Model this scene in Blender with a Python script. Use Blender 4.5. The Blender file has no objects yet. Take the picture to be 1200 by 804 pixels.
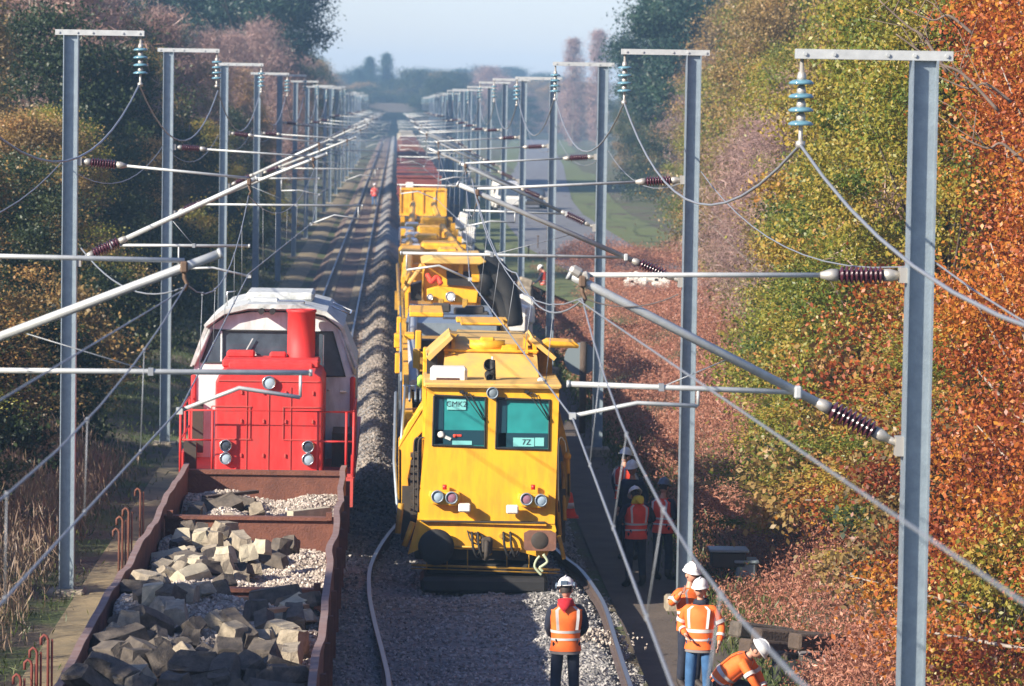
import bpy, math, random
import numpy as np
from mathutils import Vector, Matrix
R=math.radians; PI=math.pi
rnd=random.Random(7)
sc=bpy.context.scene; col=sc.collection
# ------------------------------------------------------------------ camera (135 mm lens, 7.9 m above the rails, on an overbridge)
F=4500.0; CAM=Vector((0,0,7.9))
rho=R(0.9)
x0=-135*math.cos(rho)-280*math.sin(rho); y0=-135*math.sin(rho)+280*math.cos(rho)
th=math.atan(y0/F); psi=math.atan(-x0/F*math.cos(th))
fw=Vector((math.sin(psi)*math.cos(th),math.cos(psi)*math.cos(th),-math.sin(th)))
rt0=Vector((math.cos(psi),-math.sin(psi),0)); up0=rt0.cross(fw)
rt=rt0*math.cos(rho)+up0*math.sin(rho)*1.0; up=up0*math.cos(rho)-rt0*math.sin(rho)
cd=bpy.data.cameras.new('camera'); cam=bpy.data.objects.new('camera',cd); col.objects.link(cam); sc.camera=cam
M=Matrix((rt,up,-fw)).transposed().to_4x4(); M.translation=CAM; cam.matrix_world=M
cd.sensor_width=36; cd.lens=F/1200*36; cd.clip_end=6000; cd.clip_start=0.5
cd.dof.use_dof=True; cd.dof.focus_distance=52; cd.dof.aperture_fstop=4.0
def ray(px,py): return rt*((px-600)/F)+up*((402-py)/F)+fw
def at(px,py,D):
    """point seen at a photo position, at D metres down the line"""
    d=ray(px,py); return CAM+d*(D/d.y)
def onz(px,py,z):
    d=ray(px,py); return CAM+d*((z-7.9)/d.z)
# ------------------------------------------------------------------ helpers
def tag(o,label=None,cat=None,group=None,kind=None):
    if label: o['label']=label
    if cat: o['category']=cat
    if group: o['group']=group
    if kind: o['kind']=kind
    return o
def empty(name,loc,label=None,cat=None,group=None,rz=0):
    o=bpy.data.objects.new(name,None); col.objects.link(o); o.location=loc; o.rotation_euler=(0,0,rz); o.empty_display_size=.3
    return tag(o,label,cat,group)
def copy_tree(o,parent=None):
    c=o.copy(); col.objects.link(c)
    if parent is not None: c.parent=parent
    for ch in list(o.children): copy_tree(ch,c)
    return c
class MB:
    def __init__(s): s.v=[]; s.f=[]; s.sm=[]
    def add(s,vs,fs,smooth=False):
        n=len(s.v); s.v+= [tuple(v) for v in vs]; s.f+=[tuple(i+n for i in f) for f in fs]; s.sm+=[smooth]*len(fs); return s
    def box(s,c,d,rot=None,taper=1.0,bev=0):
        hx,hy,hz=d[0]/2,d[1]/2,d[2]/2
        if bev:
            b=min(bev,hx*.9,hy*.9,hz*.9)
            vs=[]; 
            # 24-vertex chamfered box
            idx={}
            for sx in(-1,1):
                for sy in(-1,1):
                    for sz in(-1,1):
                        for ax in range(3):
                            p=[sx*(hx-b),sy*(hy-b),sz*(hz-b)]
                            h=(hx,hy,hz); p[ax]=(sx,sy,sz)[ax]*h[ax]
                            idx[(sx,sy,sz,ax)]=len(vs); vs.append(Vector(p))
            fs=[]
            I=lambda a,b_,c_,ax: idx[(a,b_,c_,ax)]
            for q in(-1,1):
                fs.append((I(q,-1,-1,0),I(q,1,-1,0),I(q,1,1,0),I(q,-1,1,0)))
                fs.append((I(-1,q,-1,1),I(1,q,-1,1),I(1,q,1,1),I(-1,q,1,1)))
                fs.append((I(-1,-1,q,2),I(1,-1,q,2),I(1,1,q,2),I(-1,1,q,2)))
            for a in(-1,1):
                for b_ in(-1,1):
                    fs.append((I(a,b_,-1,0),I(a,b_,1,0),I(a,b_,1,1),I(a,b_,-1,1)))
                    fs.append((I(a,-1,b_,0),I(a,1,b_,0),I(a,1,b_,2),I(a,-1,b_,2)))
                    fs.append((I(-1,a,b_,1),I(1,a,b_,1),I(1,a,b_,2),I(-1,a,b_,2)))
                    for c_ in(-1,1): fs.append((I(a,b_,c_,0),I(a,b_,c_,1),I(a,b_,c_,2)))
        else:
            vs=[Vector((sx*hx*(taper if sz>0 else 1),sy*hy*(taper if sz>0 else 1),sz*hz)) for sz in(-1,1) for sx,sy in((-1,-1),(1,-1),(1,1),(-1,1))]
            fs=[(0,3,2,1),(4,5,6,7),(0,1,5,4),(1,2,6,5),(2,3,7,6),(3,0,4,7)]
        if rot is not None: vs=[rot@v for v in vs]
        c=Vector(c); return s.add([v+c for v in vs],fs)
    def tube(s,pts,r,n=8,cap=True,smooth=True,squash=None):
        pts=[Vector(p) for p in pts]; rs=r if isinstance(r,(list,tuple)) else [r]*len(pts)
        vs=[];a=None
        for i,p in enumerate(pts):
            d=(pts[min(i+1,len(pts)-1)]-pts[max(i-1,0)])
            if d.length<1e-9: d=Vector((0,0,1))
            d.normalize()
            if a is None:
                a=d.cross(Vector((0,0,1)) if abs(d.z)<.9 else Vector((1,0,0))).normalized()
            else:
                a=(a-d*a.dot(d)).normalized()
            b=d.cross(a)
            q=squash or (1,1)
            for k in range(n):
                t=2*PI*k/n; vs.append(p+(a*math.cos(t)*q[0]+b*math.sin(t)*q[1])*rs[i])
        fs=[(i*n+k,i*n+(k+1)%n,(i+1)*n+(k+1)%n,(i+1)*n+k) for i in range(len(pts)-1) for k in range(n)]
        s.add(vs,fs,smooth)
        if cap:
            m=len(s.v)-len(vs); s.f+=[tuple(m+k for k in range(n))[::-1],tuple(m+(len(pts)-1)*n+k for k in range(n))]; s.sm+=[False,False]
        return s
    def cyl(s,p0,p1,r,n=16,r2=None): return s.tube([p0,p1],[r,r if r2 is None else r2],n)
    def lathe(s,base,axis,prof,n=20):
        """prof: list of (radius, distance along axis)"""
        base=Vector(base); ax=Vector(axis).normalized()
        a=ax.cross(Vector((0,0,1)) if abs(ax.z)<.9 else Vector((1,0,0))).normalized(); b=ax.cross(a)
        vs=[base+ax*h+(a*math.cos(2*PI*k/n)+b*math.sin(2*PI*k/n))*max(r,1e-4) for r,h in prof for k in range(n)]
        fs=[(i*n+k,i*n+(k+1)%n,(i+1)*n+(k+1)%n,(i+1)*n+k) for i in range(len(prof)-1) for k in range(n)]
        fs+=[tuple(range(n))[::-1],tuple((len(prof)-1)*n+k for k in range(n))]
        return s.add(vs,fs,True)
    def prism(s,poly,axis,a0,a1):
        """poly of 2D points extruded along 'x','y' or 'z'"""
        def P(u,v,w): return {'y':(u,w,v),'x':(w,u,v),'z':(u,v,w)}[axis]
        n=len(poly); vs=[P(u,v,a0) for u,v in poly]+[P(u,v,a1) for u,v in poly]
        fs=[tuple(range(n)),tuple(range(n,2*n))[::-1]]+[(i,i+n,(i+1)%n+n,(i+1)%n) for i in range(n)]
        return s.add(vs,fs)
    def split(s,name,mat,parent=None,bevel=0,loc=None):
        """one object per separate piece"""
        par=list(range(len(s.v)))
        def fd(a):
            while par[a]!=a: par[a]=par[par[a]]; a=par[a]
            return a
        for f in s.f:
            for q in f[1:]:
                a,b=fd(f[0]),fd(q)
                if a!=b: par[b]=a
        g={}
        for i,f in enumerate(s.f): g.setdefault(fd(f[0]),[]).append(i)
        out=[]
        for k,fi in g.items():
            m=MB(); mp={}
            for i in fi:
                for q in s.f[i]:
                    if q not in mp: mp[q]=len(m.v); m.v.append(s.v[q])
                m.f.append(tuple(mp[q] for q in s.f[i])); m.sm.append(s.sm[i])
            out.append(m.build(name,mat,parent,bevel,loc))
        return out[0]
    def build(s,name,mat,parent=None,bevel=0,loc=None):
        me=bpy.data.meshes.new(name); me.from_pydata(s.v,[],s.f); me.materials.append(mat)
        me.polygons.foreach_set('use_smooth',s.sm)
        import bmesh
        bm=bmesh.new(); bm.from_mesh(me); bmesh.ops.recalc_face_normals(bm,faces=bm.faces); bm.to_mesh(me); bm.free()
        o=bpy.data.objects.new(name,me); col.objects.link(o)
        if parent is not None: o.parent=parent
        if loc is not None: o.location=loc
        if bevel:
            m=o.modifiers.new('bevel','BEVEL'); m.width=bevel; m.segments=2; m.limit_method='ANGLE'; m.angle_limit=R(40)
        return o
# ------------------------------------------------------------------ materials
def mat(name,c,rough=.6,metal=0,c2=None,scale=6,amt=.5,bump=0,bscale=40,spec=.5,detail=6,rough2=None,streak=0):
    m=bpy.data.materials.new(name); m.use_nodes=True; nt=m.node_tree; b=nt.nodes['Principled BSDF']
    b.inputs['Base Color'].default_value=(*c,1); b.inputs['Roughness'].default_value=rough; b.inputs['Metallic'].default_value=metal
    b.inputs['Specular IOR Level'].default_value=spec
    if c2 or bump:
        tc=nt.nodes.new('ShaderNodeTexCoord')
    if c2:
        n=nt.nodes.new('ShaderNodeTexNoise'); n.inputs['Scale'].default_value=scale; n.inputs['Detail'].default_value=detail; n.inputs['Roughness'].default_value=.65
        if streak:
            mp=nt.nodes.new('ShaderNodeMapping'); mp.inputs['Scale'].default_value=(1,1,streak); nt.links.new(tc.outputs['Object'],mp.inputs[0]); nt.links.new(mp.outputs[0],n.inputs['Vector'])
        else: nt.links.new(tc.outputs['Object'],n.inputs['Vector'])
        r=nt.nodes.new('ShaderNodeValToRGB'); r.color_ramp.elements[0].position=.5-.22*1; r.color_ramp.elements[1].position=.5+.3*(1.2-amt)
        r.color_ramp.elements[0].color=(*c2,1); r.color_ramp.elements[1].color=(*c,1)
        nt.links.new(n.outputs['Fac'],r.inputs[0]); nt.links.new(r.outputs[0],b.inputs['Base Color'])
        if rough2 is not None:
            q=nt.nodes.new('ShaderNodeMapRange'); q.inputs[3].default_value=rough2; q.inputs[4].default_value=rough
            nt.links.new(n.outputs['Fac'],q.inputs[0]); nt.links.new(q.outputs[0],b.inputs['Roughness'])
    if bump:
        n2=nt.nodes.new('ShaderNodeTexNoise'); n2.inputs['Scale'].default_value=bscale; n2.inputs['Detail'].default_value=4
        nt.links.new(tc.outputs['Object'],n2.inputs['Vector'])
        bp=nt.nodes.new('ShaderNodeBump'); bp.inputs['Strength'].default_value=bump; bp.inputs['Distance'].default_value=.03
        nt.links.new(n2.outputs['Fac'],bp.inputs['Height']); nt.links.new(bp.outputs[0],b.inputs['Normal'])
    return m
def leafmat(name,stops,trans=.35,rough=.6):
    """colour by the leaf's own 'tone' attribute"""
    m=bpy.data.materials.new(name); m.use_nodes=True; nt=m.node_tree; nt.nodes.clear()
    out=nt.nodes.new('ShaderNodeOutputMaterial'); at_=nt.nodes.new('ShaderNodeAttribute'); at_.attribute_name='tone'
    oi=nt.nodes.new('ShaderNodeObjectInfo')
    ad=nt.nodes.new('ShaderNodeMath'); ad.operation='MULTIPLY_ADD'; ad.inputs[1].default_value=.22; nt.links.new(oi.outputs['Random'],ad.inputs[0])
    sb=nt.nodes.new('ShaderNodeMath'); sb.operation='SUBTRACT'; sb.inputs[1].default_value=.11
    nt.links.new(at_.outputs['Fac'],ad.inputs[2]); nt.links.new(ad.outputs[0],sb.inputs[0])
    r=nt.nodes.new('ShaderNodeValToRGB'); els=r.color_ramp.elements
    els[0].position=stops[0][0]; els[0].color=(*stops[0][1],1); els[1].position=stops[-1][0]; els[1].color=(*stops[-1][1],1)
    for p,c in stops[1:-1]:
        e=els.new(p); e.color=(*c,1)
    nt.links.new(sb.outputs[0],r.inputs[0])
    d=nt.nodes.new('ShaderNodeBsdfDiffuse'); t=nt.nodes.new('ShaderNodeBsdfTranslucent'); g=nt.nodes.new('ShaderNodeBsdfGlossy'); g.inputs['Roughness'].default_value=.45
    g.inputs['Color'].default_value=(.8,.8,.8,1)
    mx=nt.nodes.new('ShaderNodeMixShader'); mx.inputs[0].default_value=trans; mg=nt.nodes.new('ShaderNodeMixShader'); mg.inputs[0].default_value=.03
    for x in(d,t): nt.links.new(r.outputs[0],x.inputs['Color'])
    nt.links.new(d.outputs[0],mx.inputs[1]); nt.links.new(t.outputs[0],mx.inputs[2]); nt.links.new(mx.outputs[0],mg.inputs[1]); nt.links.new(g.outputs[0],mg.inputs[2])
    nt.links.new(mg.outputs[0],out.inputs['Surface']); return m
Y_=mat('yellow_paint',(.84,.43,.014),.42,c2=(.58,.27,.02),scale=5.5,amt=.95,rough2=.7,streak=.22)
YD=mat('dusty_yellow_paint',(.70,.42,.08),.7,c2=(.46,.30,.11),scale=3,amt=.6)
YG=mat('grimy_shaded_yellow_paint',(.62,.33,.02),.6,c2=(.14,.09,.03),scale=3,amt=.6)
RED=mat('red_paint',(.60,.022,.020),.5,c2=(.42,.045,.04),scale=7,amt=.8,rough2=.75,streak=.25)
REDD=mat('dusty_red_paint',(.55,.06,.05),.6,c2=(.33,.08,.06),scale=5,amt=.7)
CABG=mat('cab_grey_paint',(.64,.68,.68),.55,c2=(.40,.42,.41),scale=6,amt=.8,streak=.3)
ROOFG=mat('dirty_roof_paint',(.60,.62,.60),.7,c2=(.24,.26,.25),scale=5,amt=.7)
BLK=mat('black_rubber',(.010,.010,.011),.7,c2=(.02,.019,.018),scale=8)
UND=mat('underframe_grime',(.035,.03,.026),.8,c2=(.06,.045,.03),scale=5)
DGLS=mat('dark_glass',(.075,.10,.13),.12,c2=(.03,.04,.055),scale=3,spec=.8)
RUST=mat('rust_brown_steel',(.20,.075,.045),.85,c2=(.10,.04,.028),scale=3,amt=.6,bump=.4,bscale=30)
RUSTL=mat('rusty_buffer',(.24,.11,.07),.8,c2=(.12,.06,.04),scale=9)
RUSTR=mat('rusty_red_steel',(.20,.045,.035),.8,c2=(.16,.04,.03),scale=8)
GALV=mat('galvanised_steel',(.30,.36,.40),.45,.55,c2=(.22,.27,.31),scale=7,amt=.7,bump=.15,bscale=60,rough2=.6)
GALVL=mat('pale_galvanised_tube',(.52,.54,.53),.5,.3,c2=(.38,.40,.40),scale=10)
WIREM=mat('weathered_wire',(.27,.29,.31),.55,.4)
DWIRE=mat('dark_cable',(.10,.085,.08),.6)
INSB=mat('brown_insulator',(.075,.018,.028),.22,c2=(.05,.015,.025),scale=20)
INSG=mat('green_glass_insulator',(.13,.27,.33),.15,c2=(.09,.20,.26),scale=8,spec=.7)
CAPM=mat('insulator_cap',(.42,.40,.36),.5,.5)
RAILM=mat('rail_steel',(.16,.13,.12),.5,.4,c2=(.10,.065,.05),scale=9)
RAILT=mat('worn_rail_head',(.20,.21,.22),.42,.7)
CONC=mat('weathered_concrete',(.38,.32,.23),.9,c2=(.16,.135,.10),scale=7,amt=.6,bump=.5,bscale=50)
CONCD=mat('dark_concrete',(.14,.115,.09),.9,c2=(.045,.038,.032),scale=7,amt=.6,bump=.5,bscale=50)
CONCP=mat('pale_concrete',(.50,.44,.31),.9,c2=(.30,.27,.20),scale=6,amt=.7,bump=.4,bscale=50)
WOOD=mat('old_timber',(.10,.07,.05),.9,c2=(.045,.032,.025),scale=4,bump=.6,bscale=25)
WOODP=mat('fresh_split_wood',(.50,.27,.13),.8,c2=(.34,.18,.09),scale=8)
WHITE=mat('white_plastic',(.78,.76,.70),.4,c2=(.62,.60,.53),scale=5)
HELM=mat('white_helmet',(.80,.80,.78),.3,c2=(.70,.70,.67),scale=4)
HELD=mat('dark_helmet',(.10,.14,.19),.3)
ORG=mat('orange_hi_vis',(.90,.17,.022),.75,c2=(.75,.12,.015),scale=5,amt=.8)
ORR=mat('red_orange_hi_vis',(.85,.07,.03),.75,c2=(.65,.05,.02),scale=5,amt=.8)
REFL=mat('silver_reflective_band',(.62,.60,.56),.4,c2=(.5,.49,.47),scale=10)
JEAN=mat('blue_denim',(.05,.14,.30),.9,c2=(.03,.09,.2),scale=9)
NAVY=mat('navy_cloth',(.022,.028,.05),.9,c2=(.012,.015,.028),scale=9)
GREYC=mat('grey_cloth',(.20,.18,.17),.9)
REDC=mat('red_fleece',(.50,.02,.03),.95)
SKIN=mat('skin',(.52,.27,.18),.55); HAIR=mat('dark_hair',(.03,.02,.015),.7); BOOT=mat('boot_leather',(.03,.022,.018),.7)
YEL=mat('yellow_cloth',(.75,.55,.03),.8)
CLAMP=mat('brown_clamp',(.14,.09,.06),.7,.3)
BRM=mat('grey_brown_bark',(.24,.18,.14),.85,c2=(.12,.09,.07),scale=9)
RIM=mat('grey_brown_rim_steel',(.26,.19,.17),.8,c2=(.18,.10,.08),scale=5)  # greyer and lighter brown than the wall steel
LENS=mat('lamp_lens',(.35,.45,.52),.08,spec=1); LENSR=mat('red_lamp_lens',(.30,.14,.18),.1,spec=1); CHR=mat('chrome_ring',(.6,.6,.6),.25,.9)
REDL=mat('red_marker',(.7,.02,.01),.4)
TEAL=mat('tinted_windscreen',(.03,.30,.29),.12,c2=(.02,.19,.19),scale=2.2,spec=.6,detail=2)
TEALD=mat('cab_interior_dark',(.012,.05,.07),.3)
CARD=mat('pale_card',(.20,.55,.52),.5)
TIRE=BLK
GREYS=mat('grey_sign_back',(.22,.27,.29),.5,.3)
LEAF_O=leafmat('beech_leaves',[(0,(.08,.028,.014)),(.3,(.27,.058,.018)),(.55,(.44,.12,.022)),(.8,(.52,.26,.03)),(1,(.17,.21,.03))])
LEAF_Y=leafmat('oak_leaves',[(0,(.035,.065,.014)),(.3,(.11,.16,.02)),(.55,(.29,.26,.035)),(.8,(.42,.28,.05)),(1,(.42,.14,.045))])
LEAF_B=leafmat('brown_oak_leaves',[(0,(.08,.055,.03)),(.35,(.22,.15,.055)),(.65,(.36,.24,.08)),(.85,(.40,.19,.06)),(1,(.13,.16,.035))])
LEAF_G=leafmat('dark_green_leaves',[(0,(.015,.03,.015)),(.6,(.04,.065,.022)),(1,(.10,.10,.03))])
LEAF_P=leafmat('pine_needles',[(0,(.010,.028,.022)),(.6,(.022,.055,.035)),(1,(.05,.09,.04))],.15)
LEAF_T=leafmat('bare_twigs',[(0,(.18,.12,.11)),(.6,(.34,.22,.19)),(1,(.42,.22,.13))],.1)
LEAF_F=leafmat('bracken_fronds',[(0,(.17,.07,.05)),(.4,(.38,.155,.10)),(.8,(.52,.27,.17)),(1,(.36,.29,.11))],.25)
LEAF_D=leafmat('dead_grass_blades',[(0,(.14,.09,.06)),(.6,(.28,.20,.14)),(1,(.20,.18,.07))],.2)
LEAF_N=leafmat('grass_blades',[(0,(.03,.05,.012)),(.6,(.07,.10,.02)),(1,(.18,.16,.05))],.2)
BARK=mat('bark',(.11,.085,.065),.9,c2=(.06,.045,.035),scale=8); BARKP=mat('pale_bark',(.42,.38,.32),.8,c2=(.22,.18,.15),scale=7)

# ------------------------------------------------------------------ terrain
def sm(a,b,x):
    t=min(1,max(0,(x-a)/(b-a))); return t*t*(3-2*t)
def gz(x,y):
    z=-.47
    z+= .35*sm(-5.6,-7.5,x) if x<0 else 0
    if x<0: z+= .15*sm(-3.9,-4.6,x)+.9*sm(-7.5,-14,x)
    else:
        z+= 1.0*sm(5.4,9.5,x)
    n=math.sin(x*1.7+y*.31)*math.sin(y*.23-x*.6)
    z+= n*.10*(sm(5.2,7,abs(x)))
    return z
def sheet(name,xs,ys,zf,m,kind='structure'):
    v=[(x,y,zf(x,y)) for y in ys for x in xs]; nx=len(xs)
    f=[(j*nx+i,j*nx+i+1,(j+1)*nx+i+1,(j+1)*nx+i) for j in range(len(ys)-1) for i in range(nx-1)]
    me=bpy.data.meshes.new(name); me.from_pydata(v,[],f); me.materials.append(m)
    for p in me.polygons: p.use_smooth=True
    o=bpy.data.objects.new(name,me); col.objects.link(o); o['kind']=kind; return o
def groundmat():
    m=bpy.data.materials.new('ground_soil_and_grass'); m.use_nodes=True; nt=m.node_tree; b=nt.nodes['Principled BSDF']; b.inputs['Roughness'].default_value=.95
    tc=nt.nodes.new('ShaderNodeTexCoord'); n=nt.nodes.new('ShaderNodeTexNoise'); n.inputs['Scale'].default_value=.35; n.inputs['Detail'].default_value=9; n.inputs['Roughness'].default_value=.7
    nt.links.new(tc.outputs['Object'],n.inputs['Vector']); r=nt.nodes.new('ShaderNodeValToRGB'); e=r.color_ramp.elements
    e[0].position=.33; e[0].color=(.055,.04,.028,1); e[1].position=.7; e[1].color=(.10,.115,.03,1)
    q=e.new(.45); q.color=(.10,.075,.045,1); q=e.new(.56); q.color=(.06,.085,.02,1)
    nt.links.new(n.outputs['Fac'],r.inputs[0]); nt.links.new(r.outputs[0],b.inputs['Base Color'])
    n2=nt.nodes.new('ShaderNodeTexNoise'); n2.inputs['Scale'].default_value=9; n2.inputs['Detail'].default_value=6; nt.links.new(tc.outputs['Object'],n2.inputs['Vector'])
    bp=nt.nodes.new('ShaderNodeBump'); bp.inputs['Distance'].default_value=.08; bp.inputs['Strength'].default_value=.8; nt.links.new(n2.outputs['Fac'],bp.inputs['Height']); nt.links.new(bp.outputs[0],b.inputs['Normal'])
    return m
def stonemat(name,cols,scale=18,bump=1.0,dist=.05):
    m=bpy.data.materials.new(name); m.use_nodes=True; nt=m.node_tree; b=nt.nodes['Principled BSDF']; b.inputs['Roughness'].default_value=.9
    tc=nt.nodes.new('ShaderNodeTexCoord'); v=nt.nodes.new('ShaderNodeTexVoronoi'); v.inputs['Scale'].default_value=scale
    nt.links.new(tc.outputs['Object'],v.inputs['Vector']); s=nt.nodes.new('ShaderNodeSeparateColor'); nt.links.new(v.outputs['Color'],s.inputs[0])
    n=nt.nodes.new('ShaderNodeTexNoise'); n.inputs['Scale'].default_value=.5; n.inputs['Detail'].default_value=5; nt.links.new(tc.outputs['Object'],n.inputs['Vector'])
    ma=nt.nodes.new('ShaderNodeMath'); ma.operation='MULTIPLY_ADD'; ma.inputs[1].default_value=.55; nt.links.new(s.outputs[0],ma.inputs[0])
    mr=nt.nodes.new('ShaderNodeMath'); mr.operation='MULTIPLY_ADD'; mr.inputs[1].default_value=1.6; mr.inputs[2].default_value=-.55; nt.links.new(n.outputs['Fac'],mr.inputs[0]); nt.links.new(mr.outputs[0],ma.inputs[2])
    r=nt.nodes.new('ShaderNodeValToRGB'); e=r.color_ramp.elements; e[0].color=(*cols[0],1); e[1].color=(*cols[-1],1); e[1].position=1
    for i,c in enumerate(cols[1:-1]): q=e.new((i+1)/(len(cols)-1)); q.color=(*c,1)
    nt.links.new(ma.outputs[0],r.inputs[0]); nt.links.new(r.outputs[0],b.inputs['Base Color'])
    bp=nt.nodes.new('ShaderNodeBump'); bp.inputs['Distance'].default_value=dist; bp.inputs['Strength'].default_value=bump; bp.invert=True
    nt.links.new(v.outputs['Distance'],bp.inputs['Height']); nt.links.new(bp.outputs[0],b.inputs['Normal']); return m
BAL=stonemat('ballast_stone',[(.10,.098,.095),(.23,.225,.215),(.36,.34,.31)])
BALD=stonemat('old_brown_ballast',[(.06,.043,.036),(.17,.12,.09),(.27,.20,.155)])
RUB=stonemat('pale_rubble',[(.16,.13,.11),(.34,.29,.23),(.46,.41,.35)],22)
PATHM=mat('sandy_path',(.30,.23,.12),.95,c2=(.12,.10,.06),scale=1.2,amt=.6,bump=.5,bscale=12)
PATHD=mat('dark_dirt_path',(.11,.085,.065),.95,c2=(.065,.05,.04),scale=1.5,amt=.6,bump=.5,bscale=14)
ASPH=mat('grey_asphalt',(.17,.17,.175),.85,c2=(.13,.13,.135),scale=.6)
VERGE=mat('green_verge',(.11,.15,.035),.95,c2=(.09,.09,.035),scale=.6,bump=.5,bscale=6)
import itertools
xs=[-900,-400,-200,-100,-60,-40,-28,-20]+[-18+i*.8 for i in range(46)]+[20,24,30,40,60,100,200,400,900]
ys=[-20]+[i*1.0 for i in range(0,160)]+[160+i*5 for i in range(50)]+[420,480,560,680,850,1100,1500,2100]
sheet('ground',xs,ys,gz,groundmat())
def hash2(a,b):
    return (math.sin(a*12.9898+b*78.233)*43758.5453)%1.0
def vn(x,y):
    xi,yi=math.floor(x),math.floor(y); fx,fy=x-xi,y-yi; fx=fx*fx*(3-2*fx); fy=fy*fy*(3-2*fy)
    return (hash2(xi,yi)*(1-fx)+hash2(xi+1,yi)*fx)*(1-fy)+(hash2(xi,yi+1)*(1-fx)+hash2(xi+1,yi+1)*fx)*fy
def balz(x,y):
    e=min(x+4.05,3.75-x); z=-.52+.36*sm(0,.75,e)
    z+=.36*math.exp(-((x+.46)/.44)**2)*(.8+.4*vn(3.3,y*.071)+.06*vn(7.7+x*.8,y*.37))*sm(72,80,y)+.10*math.exp(-((x+.5)/.4)**2)
    z+=.05*(vn(x*3,y*3)-.5)*2
    if y<75: z+=.05*(vn(x*1.1+9,y*.7)-.5)*2
    return z
bx=[-4.05+i*.13 for i in range(61)]
by=[20+i*.3 for i in range(560)]+[188+i*2 for i in range(100)]+[400,450,550,700,900,1100]
sheet('ballast_bed',bx[23:],by,balz,BAL)
sheet('old_ballast_bed',bx[:24],by,balz,BALD)
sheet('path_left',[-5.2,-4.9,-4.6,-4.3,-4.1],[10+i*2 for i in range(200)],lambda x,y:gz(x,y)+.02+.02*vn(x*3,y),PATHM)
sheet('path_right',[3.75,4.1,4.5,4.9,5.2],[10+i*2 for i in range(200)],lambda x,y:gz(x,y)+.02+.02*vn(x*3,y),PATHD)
# road right of the line, drifting away from it with distance
def road(name,wl,wr,dz,m):
    pts=[(130,13.2),(160,11.0),(200,9.7),(262,9.9),(300,10.9),(370,13.6),(480,18),(640,23.5),(900,33)]
    v=[];f=[]
    Y=[130+i*4 for i in range(180)]
    for j,y in enumerate(Y):
        for (a,xa),(b,xb) in zip(pts,pts[1:]):
            if a<=y<=b: xc=xa+(xb-xa)*(y-a)/(b-a); break
        v+= [(xc+wl,y,.56+dz),(xc+(wl+wr)/2,y,.60+dz),(xc+wr,y,.56+dz)]
        if j: f+=[(3*j-3,3*j-2,3*j+1,3*j),(3*j-2,3*j-1,3*j+2,3*j+1)]
    me=bpy.data.meshes.new(name); me.from_pydata(v,[],f); me.materials.append(m); o=bpy.data.objects.new(name,me); col.objects.link(o); o['kind']='structure'
road('verge',-5.5,6.2,.0,VERGE); road('road',-2.9,2.9,.03,ASPH)
# ------------------------------------------------------------------ rails
def rail(pts,label,group='rails of the two tracks'):
    mb=MB(); prof=[(-.07,0),(.07,0),(.07,.02),(.012,.04),(.012,.13),(.036,.14),(.036,.172),(-.036,.172),(-.036,.14),(-.012,.13),(-.012,.04),(-.07,.02)]
    pts=[Vector(p) for p in pts]; vs=[]; n=len(prof)
    for i,p in enumerate(pts):
        d=(pts[min(i+1,len(pts)-1)]-pts[max(0,i-1)]).normalized(); s=Vector((d.y,-d.x,0)).normalized()
        vs+=[p+s*u+Vector((0,0,w)) for u,w in prof]
    fs=[(i*n+k,i*n+(k+1)%n,(i+1)*n+(k+1)%n,(i+1)*n+k) for i in range(len(pts)-1) for k in range(n)]
    mb.add(vs,fs+[tuple(range(n))]); o=mb.build('rail',RAILM); tag(o,label,'rail',group)
    h=MB(); vs=[]
    for i,p in enumerate(pts):
        d=(pts[min(i+1,len(pts)-1)]-pts[max(0,i-1)]).normalized(); s=Vector((d.y,-d.x,0)).normalized()
        vs+=[p+s*u+Vector((0,0,.1745)) for u in(-.03,.03)]
    h.add(vs,[(2*i,2*i+1,2*i+3,2*i+2) for i in range(len(pts)-1)]); h.build('rail_head',RAILT,o)
zr=-.172
LX=-2.17; RX=1.5
rail([(LX-.75,20+i*20,zr) for i in range(50)],'worn left rail of the left track running out past the red locomotive')
rail([(LX+.75,20+i*20,zr) for i in range(50)],'worn right rail of the left track beside the ballast heap')
rail([(RX-.75,78+i*20,zr) for i in range(46)],'left rail of the right track under the yellow train')
rail([(RX+.75,78+i*20,zr) for i in range(46)],'right rail of the right track under the yellow train')
def spl(cs,n=8):
    out=[]; cs=[Vector(c) for c in cs]; cs=[cs[0]]+cs+[cs[-1]]
    for i in range(1,len(cs)-2):
        for k in range(n):
            t=k/n; a,b,c,d=cs[i-1],cs[i],cs[i+1],cs[i+2]
            out.append(.5*((2*b)+(c-a)*t+(2*a-5*b+4*c-d)*t*t+(3*b-3*c+d-a)*t**3))
    out.append(cs[-2]); return out
zb=-.15
rail(spl([(.35,25,zb),(.10,40,zb),(.0,48,zb),(0.0,52,zb),(-.1,55,zb),(-.24,58.5,zb),(-.34,62,zb),(-.33,65.5,zb),(-.10,69.5,zb),(.3,74,zb),(.75,80,zb-.02)]),'loose curved rail bending out on the ballast left of the yellow machine','loose rails spread on the ballast')
rail(spl([(3.05,25,zb),(3.2,40,zb),(3.28,50,zb),(3.34,55.7,zb),(3.40,60,zb),(3.36,62.5,zb),(3.24,65.2,zb),(3.0,67.5,zb),(2.6,73,zb),(2.25,80,zb-.02)]),'loose curved rail bending out between the yellow machine and the group of workers','loose rails spread on the ballast')
# sleepers of the left track: past counting at this distance
mb=MB()
for i in range(700):
    y=60+i*.6*1.0
    for dx in(-.78,.78): mb.box((LX+dx,y,-.20),(.8,.29,.16))
o=mb.build('track_sleepers',CONC); tag(o,'row of concrete sleepers under the left track','sleepers',kind='stuff')
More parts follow.
